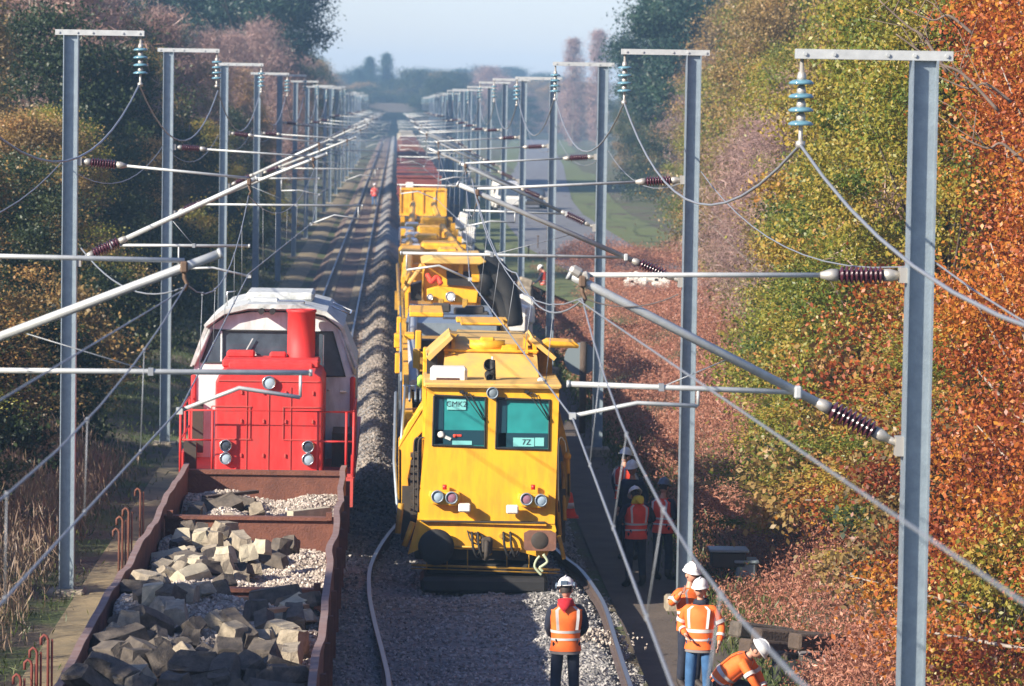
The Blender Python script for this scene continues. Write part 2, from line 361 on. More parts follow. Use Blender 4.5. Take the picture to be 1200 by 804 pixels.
# loose stones
def stones(name,pts,smin,smax,m,label,cat):
    base=np.array([(1,0,0),(0,1,0),(-1,0,0),(0,-1,0),(0,0,1),(0,0,-1)],float); fc=np.array([(0,1,4),(1,2,4),(2,3,4),(3,0,4),(1,0,5),(2,1,5),(3,2,5),(0,3,5)])
    rg=np.random.default_rng(5); P=np.array(pts); n=len(P)
    V=base[None]*(rg.uniform(.5,1.1,(n,6,1)))*rg.uniform(smin,smax,(n,1,1))
    A=np.linalg.qr(rg.normal(size=(n,3,3)))[0]; V=np.einsum('nij,nkj->nki',A,V)+P[:,None]
    Fc=(fc[None]+6*np.arange(n)[:,None,None]).reshape(-1,3)
    me=bpy.data.meshes.new(name); me.from_pydata(V.reshape(-1,3).tolist(),[],Fc.tolist()); me.materials.append(m); o=bpy.data.objects.new(name,me); col.objects.link(o)
    return tag(o,label,cat,kind='stuff')
def pebmat(name,a,b):
    m=bpy.data.materials.new(name); m.use_nodes=True; nt=m.node_tree; bs=nt.nodes['Principled BSDF']; bs.inputs['Roughness'].default_value=.9
    g=nt.nodes.new('ShaderNodeNewGeometry'); r=nt.nodes.new('ShaderNodeValToRGB'); r.color_ramp.elements[0].color=(*a,1); r.color_ramp.elements[1].color=(*b,1)
    nt.links.new(g.outputs['Random Per Island'],r.inputs[0]); nt.links.new(r.outputs[0],bs.inputs['Base Color']); return m
STN=pebmat('grey_stones',(.13,.13,.13),(.44,.42,.39)); STP=pebmat('pale_stones',(.22,.18,.15),(.58,.51,.43))
pts=[];heap=[]
for i in range(26000):
    x=rnd.uniform(-.9,3.75); y=40+50*rnd.random()**1.2
    pts.append((x,y,balz(x,y)+.01))
for i in range(16000):
    x=rnd.gauss(-.46,.36); y=rnd.uniform(74,190); heap.append((x,y,balz(x,y)+.01))
stones('ballast_windrow',heap,.025,.06,pebmat('brown_stones',(.11,.095,.08),(.36,.31,.26)),'pale ridge of stones heaped between the two tracks','ballast')
stones('ballast_stones',pts,.02,.045,STN,'loose grey ballast stones spread over the track bed','ballast')
# small pale heap of stones beside the standing worker
pc=onz(692,750,-.15); pts=[]
for i in range(420):
    a=rnd.uniform(0,2*PI); r_=abs(rnd.gauss(0,.24)); pts.append((pc.x+r_*math.cos(a)*1.5,pc.y+r_*math.sin(a)*2.2,-.14+max(0,.16-.3*r_)*rnd.random()))
stones('stone_heap',pts,.02,.045,STP,'small pale heap of stones beside the worker with the red hood','stone heap')
# ------------------------------------------------------------------ catenary masts
GZ=-.45
def ins_rod(mb_b,mb_c,p,q,n=9,r=.085):
    """ribbed insulator between p and q: sheds to mb_b, caps to mb_c"""
    p=Vector(p);q=Vector(q);d=(q-p); L=d.length; a=d.normalized()
    prof=[(.045,L*.12)]
    for i in range(n):
        h=L*(.14+.72*i/n); w=L*.72/n
        prof+=[(.045,h),(r,h+w*.35),(r,h+w*.5),(.045,h+w*.9)]
    prof+=[(.045,L*.88)]
    mb_b.lathe(p,a,prof,14)
    mb_c.lathe(p,a,[(.03,-.1),(.06,0),(.06,L*.12)],10); mb_c.lathe(q,-a,[(.03,-.1),(.06,0),(.06,L*.12)],10)
def make_mast(side,x,D,top,kind,tie_z,ap_z,st_z,ap_u,con_u,tube_z,tube_end,label,lod=0):
    t=empty('catenary_mast',(x,D,GZ),label,'mast','galvanised masts on the right of the line' if side>0 else 'galvanised masts on the left of the line')
    P=lambda u,z,y=0:Vector((-side*u,y,z-GZ))
    H=top-GZ
    mb=MB(); mb.box((0,0,H/2),(.014,.21,H)) if False else mb.box((0,0,H/2),(.215,.014,H))
    for s in(-1,1): mb.box((s*.115,0,H/2),(.016,.24,H))
    mb.build('post',GALV,t)
    f=MB(); f.box((0,0,.06),(.62,.62,.34),bev=.04); f.build('footing',CONC,t)
    arm=MB(); arm.box((-side*.47,-.0,H+.045),(1.46,.16,.09)); 
    for u in(-.2,.1,.35,.85,1.12): arm.cyl((-side*u,-.1,H+.045),(-side*u,-.07,H+.045),.018,8)
    arm.build('cross_arm',GALVL,t)
    # glass insulator string
    tip=P(1.14,top-.0); st=MB(); st.cyl(tip,tip-Vector((0,0,.14)),.014,6); st.build('hanger',CAPM,t)
    s_=MB(); c_=MB()
    for i in range(4):
        z=tip.z-.21-i*.127
        s_.lathe((tip.x,0,z),(0,0,1),[(.02,-.025),(.115,-.03),(.12,-.012),(.09,.008),(.03,.02)],18)
        pass
    pr_=[(.018,0)]
    for i in range(4):
        h=.12+i*.127; pr_+=[(.022,h),(.034,h+.005),(.044,h+.05),(.044,h+.07),(.02,h+.10)]
    pr_+=[(.02,.76),(.045,.77),(.045,.82),(.01,.83)]
    c_.lathe((tip.x,0,tip.z),(0,0,-1),pr_,12)
    so=s_.build('insulator_string',INSG,t); c_.build('cap_and_pin',CAPM,so)
    # tie and strut
    ib=MB(); ic=MB(); m_=.13
    a=P(m_,tie_z); b=P(ap_u,ap_z+.02); d=(b-a).normalized()
    ins_rod(ib,ic,a+d*.14,a+d*.70)
    ic.box(P(m_+.02,tie_z),(.08,.16,.14)); ic.cyl(a,a+d*.1,.02,8)
    io=ib.build('tie_insulator',INSB,t); ic.split('end_fitting',CAPM,io)
    tb=MB(); tb.cyl(a+d*.72,b,.024,10); tb.build('tie_tube',GALVL,t)
    a=P(m_,st_z); ov=P(ap_u,ap_z-.04); d=(ov-a).normalized(); e=ov+d*(.34 if kind=='B' else .12)
    ib=MB(); ic=MB(); ins_rod(ib,ic,a+d*.22,a+d*.84,9,.095); ic.box(P(m_+.02,st_z),(.09,.18,.18)); ic.cyl(a,a+d*.2,.035,8)
    io=ib.build('strut_insulator',INSB,t); ic.split('end_fitting',CAPM,io)
    tb=MB(); tb.tube([a+d*.86,ov,e],[.042,.042,.042],12); tb.cyl(e,e+d*.03,.05,12); tb.build('strut_tube',GALVL,t)
    cl=MB(); cl.box(ov+Vector((0,-.03,0)),(.07,.10,.11),bev=.015); cl.tube([ov,ov+Vector((0,0,-.10)),ov+Vector((.03,0,-.16)),ov+Vector((0,0,-.22))],.022,6); cl.build('apex_clamp',CLAMP,t)
    if label.startswith('largest'):
        cl=MB(); cl.box(ov+Vector((-.06,-.02,.09)),(.13,.10,.10),rot=Matrix.Rotation(.5,3,'Y'),bev=.03); cl.box(ov+Vector((.03,-.03,.05)),(.07,.08,.09),rot=Matrix.Rotation(-.3,3,'Y'),bev=.02); cl.build('tube_cap',CAPM,t)
    # steady tube starts on the strut
    k=(a.z-(tube_z-GZ))/(a.z-ov.z) ; s0=a.lerp(ov,k); s1=P(tube_end,tube_z+.05)
    if side<0 or kind=='B' : s1.z=tube_z+.02-GZ
    tb=MB(); tb.cyl(s0,s1,.026,10); tb.cyl(s1,s1+(s1-s0).normalized()*.03,.034,10)
    tb.box(s0,(.07,.12,.12),bev=.015)
    tb.build('steady_tube',GALVL,t)
    c=P(con_u,5.02 if True else 0)
    if kind=='A': q=[P(con_u-1.17,5.13),P(con_u-.6,5.15),c]; dz=P(con_u-1.17,tube_z+.02)
    else: q=[P(tube_end-.08,5.16),P((tube_end+con_u)/2-.05,5.24),c]; dz=P(tube_end-.08,tube_z+.0)
    ra=MB(); ra.tube([dz,q[0]],.016,6); ra.tube(q,.02,8); ra.box(c,(.06,.09,.06)); ra.build('registration_arm',GALVL,t)
    w=MB(); hi=a.lerp(ov,.55); lo=s0.lerp(s1,.6); w.cyl(hi+Vector((0,0,-.04)),lo,.006,5); w.box(lo,(.05,.07,.07)); w.build('stay_wire',WIREM,t)
    return t
SP=27.9; D0=35.7
names=['nearest','second','third','fourth','fifth','sixth','seventh','eighth','ninth','tenth','eleventh','twelfth','thirteenth','fourteenth','fifteenth','sixteenth','seventeenth','eighteenth','nineteenth','twentieth']
XR=4.90; XL=-5.37
def ordl(i,side): 
    w='right' if side>0 else 'left'
    return '%s steel catenary mast in the row %s of the line'%(names[i],w) if i else 'nearest steel mast at the %s edge holding brown insulators over the track'%w
RM=[]; LM=[]
RM.append(make_mast(1,XR,D0,8.38,'A',6.38,6.32,4.78,3.15,3.22,5.27,3.25,'largest steel mast at the right edge, with green glass insulators hanging from its arm'))
RM.append(make_mast(1,XR,D0+SP,8.78,'B',6.72,6.50,5.03,3.55,3.65,5.42,4.78,'second nearest steel mast on the right, beside the group of workers'))
RM.append(make_mast(1,XR,D0+2*SP,8.87,'A',6.72,6.50,5.03,3.25,3.22,5.35,3.25,'third nearest steel mast on the right, in front of the bracken bank'))
LM.append(make_mast(-1,-5.40,D0,9.0,'B',6.45,6.40,5.05,3.45,3.42,5.37,4.62,'nearest left mast, outside the left edge, with its arm over the red locomotive'))
LM.append(make_mast(-1,XL,D0+SP,8.95,'A',6.88,6.62,5.23,2.95,2.97,5.50,2.95,'large steel mast on the left, standing by the sandy path and the rusty wagon'))
LM.append(make_mast(-1,-5.42,D0+2*SP,9.05,'B',6.80,6.60,5.2,3.45,3.42,5.45,4.62,'second full steel mast from the left edge, above the red locomotive'))
for side,L in((1,RM),(-1,LM)):
    for i in range(3,20):
        src=L[1] if i%2 else (L[2] if side>0 else L[2])
        if side<0: src=L[1] if i%2 else L[2]
        c=copy_tree(src); c.location=((XR if side>0 else -5.36)+rnd.uniform(-.05,.05),D0+i*SP,GZ)
        c.scale=(1,1,rnd.uniform(.985,1.015)); c['label']=ordl(i,side); L.append(c)
# ------------------------------------------------------------------ overhead wires
def wire(name,pts,r,m,label,cat='cable',group=None,n=6):
    mb=MB(); mb.tube(pts,r,n,cap=False); o=mb.build(name,m); return tag(o,label,cat,group)
def sag(a,b,s,n=12):
    a=Vector(a);b=Vector(b); return [a.lerp(b,k/n)-Vector((0,0,4*s*(k/n)*(1-k/n))) for k in range(n)]
def chain(nodes,s,n=12):
    out=[]
    for i,(a,b) in enumerate(zip(nodes,nodes[1:])): out+=sag(a,b,s[i] if isinstance(s,list) else s,n)
    return out+[Vector(nodes[-1])]
Ys=[D0+i*SP for i in range(-1,20)]
cu_r=[XR-(3.65 if i%2==0 else 3.22) for i in range(0,21)]; cu_l=[-5.38+(2.97 if i%2==0 else 3.42) for i in range(0,21)]
ZC=5.0
wire('contact_wire',[(cu_r[i],Ys[i],ZC) for i in range(21)],.0092,WIREM,'lowest wire over the right track, crossing the yellow machine cab','wire','contact and messenger wires')
wire('contact_wire',[(cu_l[i],Ys[i],ZC+.06) for i in range(21)],.0092,WIREM,'lowest wire over the left track, running past the red locomotive','wire','contact and messenger wires')
def messenger(side,label):
    xn=[]; 
    for i in range(21):
        au={(1,0):3.15,(1,1):3.55,(1,2):3.25,(-1,0):3.45,(-1,1):2.95,(-1,2):3.45}.get((side,i-1),None)
        if au is None: au=(3.55 if (i%2==0) else 3.25) if side>0 else (2.95 if i%2==0 else 3.45)
        z={(1,0):6.12,(-1,0):6.2}.get((side,i-1),6.35)
        xn.append(Vector((XR-au if side>0 else -5.38+au,Ys[i],z)))
    o=wire('messenger_wire',chain(xn,.62,10),.0075,WIREM,label,'wire','contact and messenger wires')
    cu=cu_r if side>0 else cu_l; zc=ZC+(0 if side>0 else .06)
    for i in range(0,9):
        for k in range(1,6):
            t=k/6; p=xn[i].lerp(xn[i+1],t)-Vector((0,0,4*.62*t*(1-t))); q=Vector((cu[i]+(cu[i+1]-cu[i])*t,p.y,zc))
            d=MB(); d.cyl(p,q,.004,5)
            d.box(q,(.02,.06,.035)); d.box(p,(.022,.05,.035)); d.build('dropper',WIREM,o)
    return xn
mr=messenger(1,'upper wire over the right track with thin droppers hanging to the contact wire')
ml=messenger(-1,'upper wire over the left track with thin droppers hanging to the contact wire')
def feeder(side,label):
    n=[]
    L=RM if side>0 else LM
    for i in range(-1,20):
        m=L[max(i,0)]; top={(1,0):8.38,(1,1):8.78,(1,-1):8.6}.get((side,i),8.95); x=(XR if side>0 else -5.39)-side*1.14
        n.append((x,Ys[i+1],top-.80))
    return wire('feeder_cable',chain(n,1.05,14),.015,WIREM,label,'cable','feeder cables hung from the glass insulators')
feeder(1,'thick sagging cable hung from the green glass insulators on the right masts')
feeder(-1,'thick sagging cable hung from the green glass insulators on the left masts')
wire('earth_wire',chain([(XR+.15,Ys[i],(6.5 if i==1 else 6.87)) for i in range(21)],.55),.009,WIREM,'thin sagging wire fixed straight to the right-hand masts','cable')
wire('earth_wire',chain([(-5.52,Ys[i],6.85) for i in range(21)],.6),.009,WIREM,'thin sagging wire fixed straight to the left-hand masts','cable')
# wires leaving the two nearest apexes outwards, and the dark jumper
wire('anchor_wire',[(1.72,D0,6.10),(2.2,13.5,6.2),(2.35,8,6.22)],.007,WIREM,'straight wire from the nearest right arm tip down to the right edge','cable')
wire('anchor_wire',[(-1.95,D0,6.15),(-2.55,13.0,6.12),(-2.7,8,6.1)],.0065,WIREM,'straight wire from the nearest left arm tip down to the left edge','cable')
wire('jumper_cable',chain([at(683,349,35.7),at(795,345,35.6)],.10),.007,DWIRE,'short dark drooping cable under the nearest right arm tip','cable')
wire('jumper_cable',chain([at(553,210,60),at(605,320,48),at(683,351,35.7)],[.35,.28]),.009,WIREM,'slack cable drooping from the second right arm to the nearest one','cable')
wire('jumper_cable',chain([at(95,291,40),at(215,337,35.7)],[.22]),.008,WIREM,'slack pale cable drooping from the left mast to the nearest left arm tip','cable')
# feeder lines tied by a dark lead near the left edge
# ------------------------------------------------------------------ rusty gondola wagon
WX=-2.14; WY=36.0; WL=65.0
wg=empty('gondola_wagon',(WX,WY,-.0),'long rusty brown open wagon filled with broken sleepers in front of the red locomotive','wagon')
L_=WL-WY
def wall(x,name):
    mb=MB(); n=70; vs=[]
    for i in range(n+1):
        y=L_*i/n; w=.05*(vn(y*.6,x)-.5)*2; zt=1.74+.05*(vn(y*1.1,x+7)-.5)*2
        for u,z in((-.03,.75),(.03,.75),(.03,zt-.1),(.040,zt-.1),(.040,zt),(-.040,zt),(-.040,zt-.1),(-.03,zt-.1)): vs.append((x+u+w*(z-.7),y,z))
    m=8; fs=[(i*m+k,i*m+(k+1)%m,(i+1)*m+(k+1)%m,(i+1)*m+k) for i in range(n) for k in range(m)]+[tuple(range(m)),tuple(n*m+k for k in range(m))]
    mb.add(vs,fs)
    rm=MB(); rv=[vs[i*8+4] for i in range(n+1)]; rv2=[vs[i*8+5] for i in range(n+1)]
    pv_=[]
    for a,b in zip(rv,rv2): pv_+=[(a[0]+.005,a[1],a[2]+.003),(b[0]-.005,b[1],b[2]+.003),(b[0]-.005,b[1],b[2]+.022),(a[0]+.005,a[1],a[2]+.022)]
    rm.add(pv_,[(i*4+k,i*4+(k+1)%4,(i+1)*4+(k+1)%4,(i+1)*4+k) for i in range(n) for k in range(4)]); rm.build('top_rim',RIM,wg)
    for i in range(12): mb.box((x+(.085 if x>0 else -.085),1.2+i*2.4,1.2),(.07,.12,.86))
    mb.build(name,RUST,wg)
wall(-1.33,'side_wall'); wall(1.33,'side_wall')
mb=MB(); mb.box((0,L_/2,.72),(2.6,L_,.1)); mb.build('floor',RUST,wg)
mb=MB(); mb.box((0,L_-.06,1.20),(2.7,.1,.82)); mb.box((0,L_-.06,1.635),(2.75,.2,.07)); mb.build('end_wall',RUST,wg)
mb=MB(); mb.box((0,.06,1.3),(2.7,.1,.9)); mb.build('end_wall',RUST,wg)
for yw,zt in((49.4,1.60),(58.0,1.60),(42.0,1.5)):
    mb=MB(); mb.box((0,yw-WY,(zt+.75)/2),(2.56,.12,zt-.75)); mb.box((0,yw-WY-.02,zt+.012),(2.58,.2,.05)); mb.box((-1.2,yw-WY-.12,zt+.06),(.09,.1,.12)); mb.box((1.2,yw-WY-.12,zt+.06),(.09,.1,.12)); mb.build('cross_beam',RUST,wg)
mb=MB(); mb.box((0,L_/2,.55),(2.0,L_-1.5,.26)); mb.build('underframe',UND,wg)
for yb in(3,L_-3.2):
    for dy in(-.9,.9):
        mb=MB()
        for s in(-1,1): mb.cyl((s*.68,yb+dy,.46),(s*.82,yb+dy,.46),.46,24)
        mb.cyl((-.7,yb+dy,.46),(.7,yb+dy,.46),.07,10); mb.build('wheelset',UND,wg)
# load: rubble
def rubz(x,y):
    b=1.12
    b+= .16*sm(WX+.45,WX-.5,x)+.22*sm(56,49.6,y)*(1 if y<57 else 0)
    b+= .18*(vn(x*1.5+3,y*1.1)-.5)*2 
    if y<49.2: b+=.30*math.exp(-((x-WX-.0)/.75)**2)*math.exp(-((y-47)/1.4)**2)
    return b
xs2=[WX-1.26+i*.09 for i in range(29)]; ys2=[36.2+i*.12 for i in range(239)]
o=sheet('rubble_fill',xs2,ys2,rubz,RUB,'stuff'); tag(o,'pale crushed stone filling the rusty wagon between the blocks','rubble')
pts=[]
for i in range(15000):
    x=rnd.uniform(WX-1.24,WX+1.24); y=rnd.uniform(43,64.8)
    pts.append((x,y,rubz(x,y)+.005))
stones('rubble_stones',pts,.018,.05,STP,'pale crushed stones lying on the load of the rusty wagon','rubble')
# load: broken concrete sleeper blocks
def block_mesh(m,kind):
    mb=MB(); r=random.Random(kind)
    if kind%3==0: d=(.34,.34,.30)
    elif kind%3==1: d=(.33,.62,.26)
    else: d=(.30,.85,.24)
    hx,hy,hz=[q/2 for q in d]; tp=.74
    vs=[]
    for z,t in((-hz,1),(-hz+.05,1.0),(hz-.03,tp+.03),(hz,tp)):
        for sx,sy in((-1,-1),(0,-1.04),(1,-1),(1.03,0),(1,1),(0,1.03),(-1,1),(-1.02,0)):
            j=lambda:r.uniform(-.018,.018); vs.append((sx*hx*t+j(),sy*hy*(t if kind%2 else .5+.5*t)+j(),z+j()))
    fs=[tuple(range(8))[::-1],tuple(range(24,32))]+[(i*8+k,i*8+(k+1)%8,(i+1)*8+(k+1)%8,(i+1)*8+k) for i in range(3) for k in range(8)]
    mb.add(vs,fs); o=mb.build('sleeper_block',m); me=o.data; bpy.data.objects.remove(o); return me
BM={(m.name,k):block_mesh(m,k) for m in(CONC,CONCD,CONCP) for k in range(6)}
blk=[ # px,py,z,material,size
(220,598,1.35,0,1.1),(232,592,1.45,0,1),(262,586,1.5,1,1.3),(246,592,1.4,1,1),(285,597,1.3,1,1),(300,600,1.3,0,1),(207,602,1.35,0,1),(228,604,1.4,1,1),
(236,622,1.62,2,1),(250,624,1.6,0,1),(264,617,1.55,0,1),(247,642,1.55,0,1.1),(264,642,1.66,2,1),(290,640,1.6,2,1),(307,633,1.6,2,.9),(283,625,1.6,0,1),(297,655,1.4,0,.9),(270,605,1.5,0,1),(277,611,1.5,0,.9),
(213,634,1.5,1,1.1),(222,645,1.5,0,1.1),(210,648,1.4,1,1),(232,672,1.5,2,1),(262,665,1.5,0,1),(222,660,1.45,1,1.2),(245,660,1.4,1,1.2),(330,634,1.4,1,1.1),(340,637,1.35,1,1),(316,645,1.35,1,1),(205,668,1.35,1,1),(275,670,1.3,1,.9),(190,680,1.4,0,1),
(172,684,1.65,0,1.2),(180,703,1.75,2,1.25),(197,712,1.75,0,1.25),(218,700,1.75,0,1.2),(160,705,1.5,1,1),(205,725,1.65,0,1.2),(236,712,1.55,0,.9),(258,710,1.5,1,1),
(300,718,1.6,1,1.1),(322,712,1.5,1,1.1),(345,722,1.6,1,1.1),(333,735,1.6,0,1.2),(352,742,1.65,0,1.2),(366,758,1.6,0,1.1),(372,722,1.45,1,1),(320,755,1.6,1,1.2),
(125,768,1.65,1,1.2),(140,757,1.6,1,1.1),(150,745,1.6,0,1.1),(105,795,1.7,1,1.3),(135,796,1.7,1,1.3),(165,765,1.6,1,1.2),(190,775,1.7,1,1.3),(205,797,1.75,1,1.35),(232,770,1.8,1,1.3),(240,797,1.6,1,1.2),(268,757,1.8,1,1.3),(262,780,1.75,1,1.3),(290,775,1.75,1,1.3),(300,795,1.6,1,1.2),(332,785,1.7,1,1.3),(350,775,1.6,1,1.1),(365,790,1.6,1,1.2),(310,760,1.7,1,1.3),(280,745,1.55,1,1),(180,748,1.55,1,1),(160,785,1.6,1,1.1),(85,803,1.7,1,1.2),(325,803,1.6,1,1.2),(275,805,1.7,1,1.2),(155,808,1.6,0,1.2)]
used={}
bayn={0:'weathered grey',1:'dark brown',2:'pale'}  # pale concrete carries the sunlight of lit blocks in its colour
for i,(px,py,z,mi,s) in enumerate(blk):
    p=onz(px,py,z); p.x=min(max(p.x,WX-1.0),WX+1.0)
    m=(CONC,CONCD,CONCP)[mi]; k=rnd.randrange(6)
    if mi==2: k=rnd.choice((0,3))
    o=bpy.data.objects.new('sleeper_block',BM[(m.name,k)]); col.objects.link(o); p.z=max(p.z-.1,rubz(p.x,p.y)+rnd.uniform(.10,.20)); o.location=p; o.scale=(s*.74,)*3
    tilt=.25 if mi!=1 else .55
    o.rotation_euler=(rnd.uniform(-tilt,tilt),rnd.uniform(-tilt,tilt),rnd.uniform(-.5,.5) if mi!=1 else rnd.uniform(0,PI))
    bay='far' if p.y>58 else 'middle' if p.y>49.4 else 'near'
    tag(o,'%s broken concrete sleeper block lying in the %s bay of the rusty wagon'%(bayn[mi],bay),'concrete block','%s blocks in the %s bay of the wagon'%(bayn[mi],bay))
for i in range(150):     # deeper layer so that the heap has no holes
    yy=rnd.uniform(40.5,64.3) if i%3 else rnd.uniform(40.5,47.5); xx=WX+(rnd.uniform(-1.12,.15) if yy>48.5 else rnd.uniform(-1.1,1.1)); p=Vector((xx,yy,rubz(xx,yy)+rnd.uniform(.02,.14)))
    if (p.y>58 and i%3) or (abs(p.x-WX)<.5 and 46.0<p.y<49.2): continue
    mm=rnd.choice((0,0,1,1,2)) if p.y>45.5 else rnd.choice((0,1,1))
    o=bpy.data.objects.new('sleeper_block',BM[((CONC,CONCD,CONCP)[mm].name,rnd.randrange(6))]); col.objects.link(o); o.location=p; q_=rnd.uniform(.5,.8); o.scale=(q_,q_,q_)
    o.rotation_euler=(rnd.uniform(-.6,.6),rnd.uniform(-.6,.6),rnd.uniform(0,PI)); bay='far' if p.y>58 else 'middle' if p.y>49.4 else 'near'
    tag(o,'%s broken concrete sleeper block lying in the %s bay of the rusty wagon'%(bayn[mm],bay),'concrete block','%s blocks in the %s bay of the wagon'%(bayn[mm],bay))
for px0,py0,px1,py1,z,m,lb in((316,716,358,710,1.68,WOODP,'bright orange split plank lying in the near bay of the wagon'),(238,704,290,702,1.62,WOODP,'thin pale brown plank across the near cross beam of the wagon'),(340,605,385,600,1.5,CONCP,'long pale slab lying on gravel in the far bay of the wagon'),(240,583,300,576,1.5,WOOD,'dark plank lying against the far end of the wagon load')):
    a=onz(px0,py0,z); b=onz(px1,py1,z); d=b-a; mb=MB()
    rot=Matrix.Rotation(math.atan2(d.y,d.x),3,'Z')
    mb.box((0,0,0),(d.length,.13,.05 if m!=CONCP else .16),rot=rot); o=mb.build('plank' if m!=CONCP else 'concrete_slab',m,loc=(a+b)/2); tag(o,lb,'plank' if m!=CONCP else 'concrete slab')
# hooked steel stakes left of the wagon
def stake(px,py0,py1,D,label,group,m=RUST):
    D=onz(px,py1,-.38).y; b=at(px,py1,D); t=at(px,py0,D); mb=MB(); h=t.z-b.z; w=.05
    mb.tube([(0,0,-.35),(0,0,h-.05),(-.02,0,h),(-.06,0,h+.02),(-.10,0,h-.02),(-.10,0,h-.12)],.02,8); mb.tube([(.05,.03,-.35),(.05,.03,h-.04)],.016,8)
    tag(mb.build('steel_stake',m,loc=b),label,'stake',group)
for i,(px,a) in enumerate(((139,621),(143,607),(150,597),(164,574))): stake(px,a,692 if i<3 else 640,69+i*1.2 if i<3 else 76,['shortest rusty hooked stake in the cluster left of the wagon','second rusty hooked stake in the cluster left of the wagon','tallest rusty hooked stake in the cluster left of the wagon','lone rusty hooked stake behind the cluster left of the wagon'][i],'hooked steel stakes beside the wagon')
for i,(px,a) in enumerate(((24,792),(37,775),(43,761),(56,746))): stake(px,a,815,57,['barely visible red stake tip at the bottom left corner','second red hooked stake at the bottom left corner','third red hooked stake at the bottom left corner','tallest red hooked stake at the bottom left corner'][i],'red stakes at the bottom left corner',RUSTR)
# ------------------------------------------------------------------ red locomotive
lo=empty('locomotive',(LX+.0,66.5,0),'red shunting locomotive with grey cab and tall red exhaust stack','locomotive')
LCX=LX
def lx(px,s=67.7): return (px-465)/s-LCX
mb=MB(); mb.box((0,6.4,1.22),(3.0,12.4,.35)); mb.box((0,6.4,1.42),(3.04,12.5,.06)); mb.box((0,.02,1.15),(3.0,.14,.5)); mb.build('frame',REDD,lo)
mb=MB(); mb.box((0,6.4,.8),(2.2,11,.5)); mb.build('underframe',UND,lo)
for yb in(2.2,4.2,8.6,10.6):
    mb=MB()
    for s in(-1,1): mb.cyl((s*.68,yb,.46),(s*.82,yb,.46),.46,24)
    mb.cyl((-.7,yb,.46),(.7,yb,.46),.07,10); mb.build('wheelset',UND,lo)
for s in(-1,1):
    mb=MB(); mb.cyl((s*.87,-.5,1.06),(s*.87,-.05,1.06),.10,14); mb.lathe((s*.87,-.52,1.06),(0,-1,0),[(.2,0),(.23,.03),(.22,.06),(.1,.075)],20); mb.build('buffer',UND,lo)
h0,h1=lx(256),lx(383)
# hood: rounded prism along y
pr=[(h0,1.45),(h0,3.02),(h0+.05,3.13),(h0+.16,3.2),(h1-.16,3.2),(h1-.05,3.13),(h1,3.02),(h1,1.45)]
mb=MB(); mb.prism(pr,'y',.3,3.0); mb.build('hood',RED,lo,bevel=.03)
mb=MB() # door seams and panel frames, each 12 mm proud
for px in(293,319,345): mb.box((lx(px),.292,2.2),(.012,.016,1.5))
for a,b,z0,z1 in((252,299,2.03,2.6),(336,383,2.03,2.6)):
    for x in(lx(a),lx(b)-.03): mb.box((x,.29,(z0+z1)/2),(.018,.018,z1-z0))
    for z in(z0,z1): mb.box(((lx(a)+lx(b))/2,.29,z),(lx(b)-lx(a),.018,.018))
mb.box(((h0+h1)/2,.29,3.05),(h1-h0-.1,.02,.02))
mb.build('panel_seams',REDD,lo)
for px in(287,313,339,371):
    for z in(1.75,2.35,2.85):
        mb=MB(); mb.box((lx(px),.285,z),(.03,.03,.07),bev=.005); mb.build('hinge',REDD,lo)
mb=MB()
for i in range(9): mb.box((h1+.006,.9,2.2+i*.08),(.012,1.0,.03))
mb.build('side_grille',REDD,lo)
mb=MB(); mb.box(((lx(262,65.5)+lx(383,65.5))/2,2.2,3.26),(1.72,1.2,.14),bev=.03); mb.box((0,1.6,3.23),(1.5,.1,.12),bev=.03); mb.box((h0+.35,2.5,3.38),(.5,.4,.12),bev=.03); mb.box((.1,2.5,3.37),(.3,.3,.1),bev=.03); mb.split('hood_lid',RED,lo)
mb=MB(); sx=lx(356.5,65.4); mb.lathe((sx,2.55,3.2),(0,0,1),[(.30,0),(.30,.06),(.25,.09),(.25,.93),(.27,.94),(.27,.99),(.22,.99),(.20,.85)],28); mb.build('exhaust_stack',RED,lo)
mb=MB(); mb.cyl((sx,2.55,4.10),(sx,2.55,4.115),.2,20); mb.build('stack_mouth',BLK,lo)
def lamp(x,y,z,parent,lens=LENS,r=.11,name='headlight',ring=CHR):
    mb=MB(); mb.lathe((x,y,z),(0,-1,0),[(r*.9,-.02),(r,.0),(r,.075),(r*.86,.085),(r*.8,.055),(r*.78,.05)],24); o=mb.build(name,ring,parent)
    mb=MB(); mb.lathe((x,y-.045,z),(0,-1,0),[(r*.8,0),(r*.72,.012),(r*.4,.022),(.01,.026)],20); mb.build('lens',lens,o); return o
zz=lambda py,s=67.7:7.9-(py-120)/s
for px in(269,366):
    lamp(lx(px),.29,zz(525),lo,DGLS); lamp(lx(px),.29,zz(540),lo,LENS)
lamp(lx(319),.29,zz(450)-.0,lo,LENS,.12,'top_headlight')
# railings
mb=MB(); zt=zz(482); zm=zz(517); zb_=1.42
mb.tube([(-1.5,3.0,zt),(-1.5,-.02,zt),(1.5,-.02,zt),(1.5,3.0,zt)],.019,8)
mb.tube([(-1.5,3.0,zm),(-1.5,-.02,zm),(lx(254),-.02,zm)],.016,8); mb.tube([(lx(378),-.02,zm),(1.5,-.02,zm),(1.5,3.0,zm)],.016,8)
for x in(-1.5,lx(254),lx(378),lx(411),1.5): mb.cyl((x,-.02,zb_),(x,-.02,zt),.022,8)
for y in(1.4,2.9):
    for x in(-1.5,1.5): mb.cyl((x,y,zb_),(x,y,zt),.02,8)
mb.build('handrail',RED,lo)
mb=MB()
for s in(-1,1): mb.box((s*1.48,1.6,1.62),(.05,3.0,.34)); mb.box((s*1.44,3.3,2.2),(.10,.5,1.5),bev=.03)
mb.split('side_panel',RED,lo)
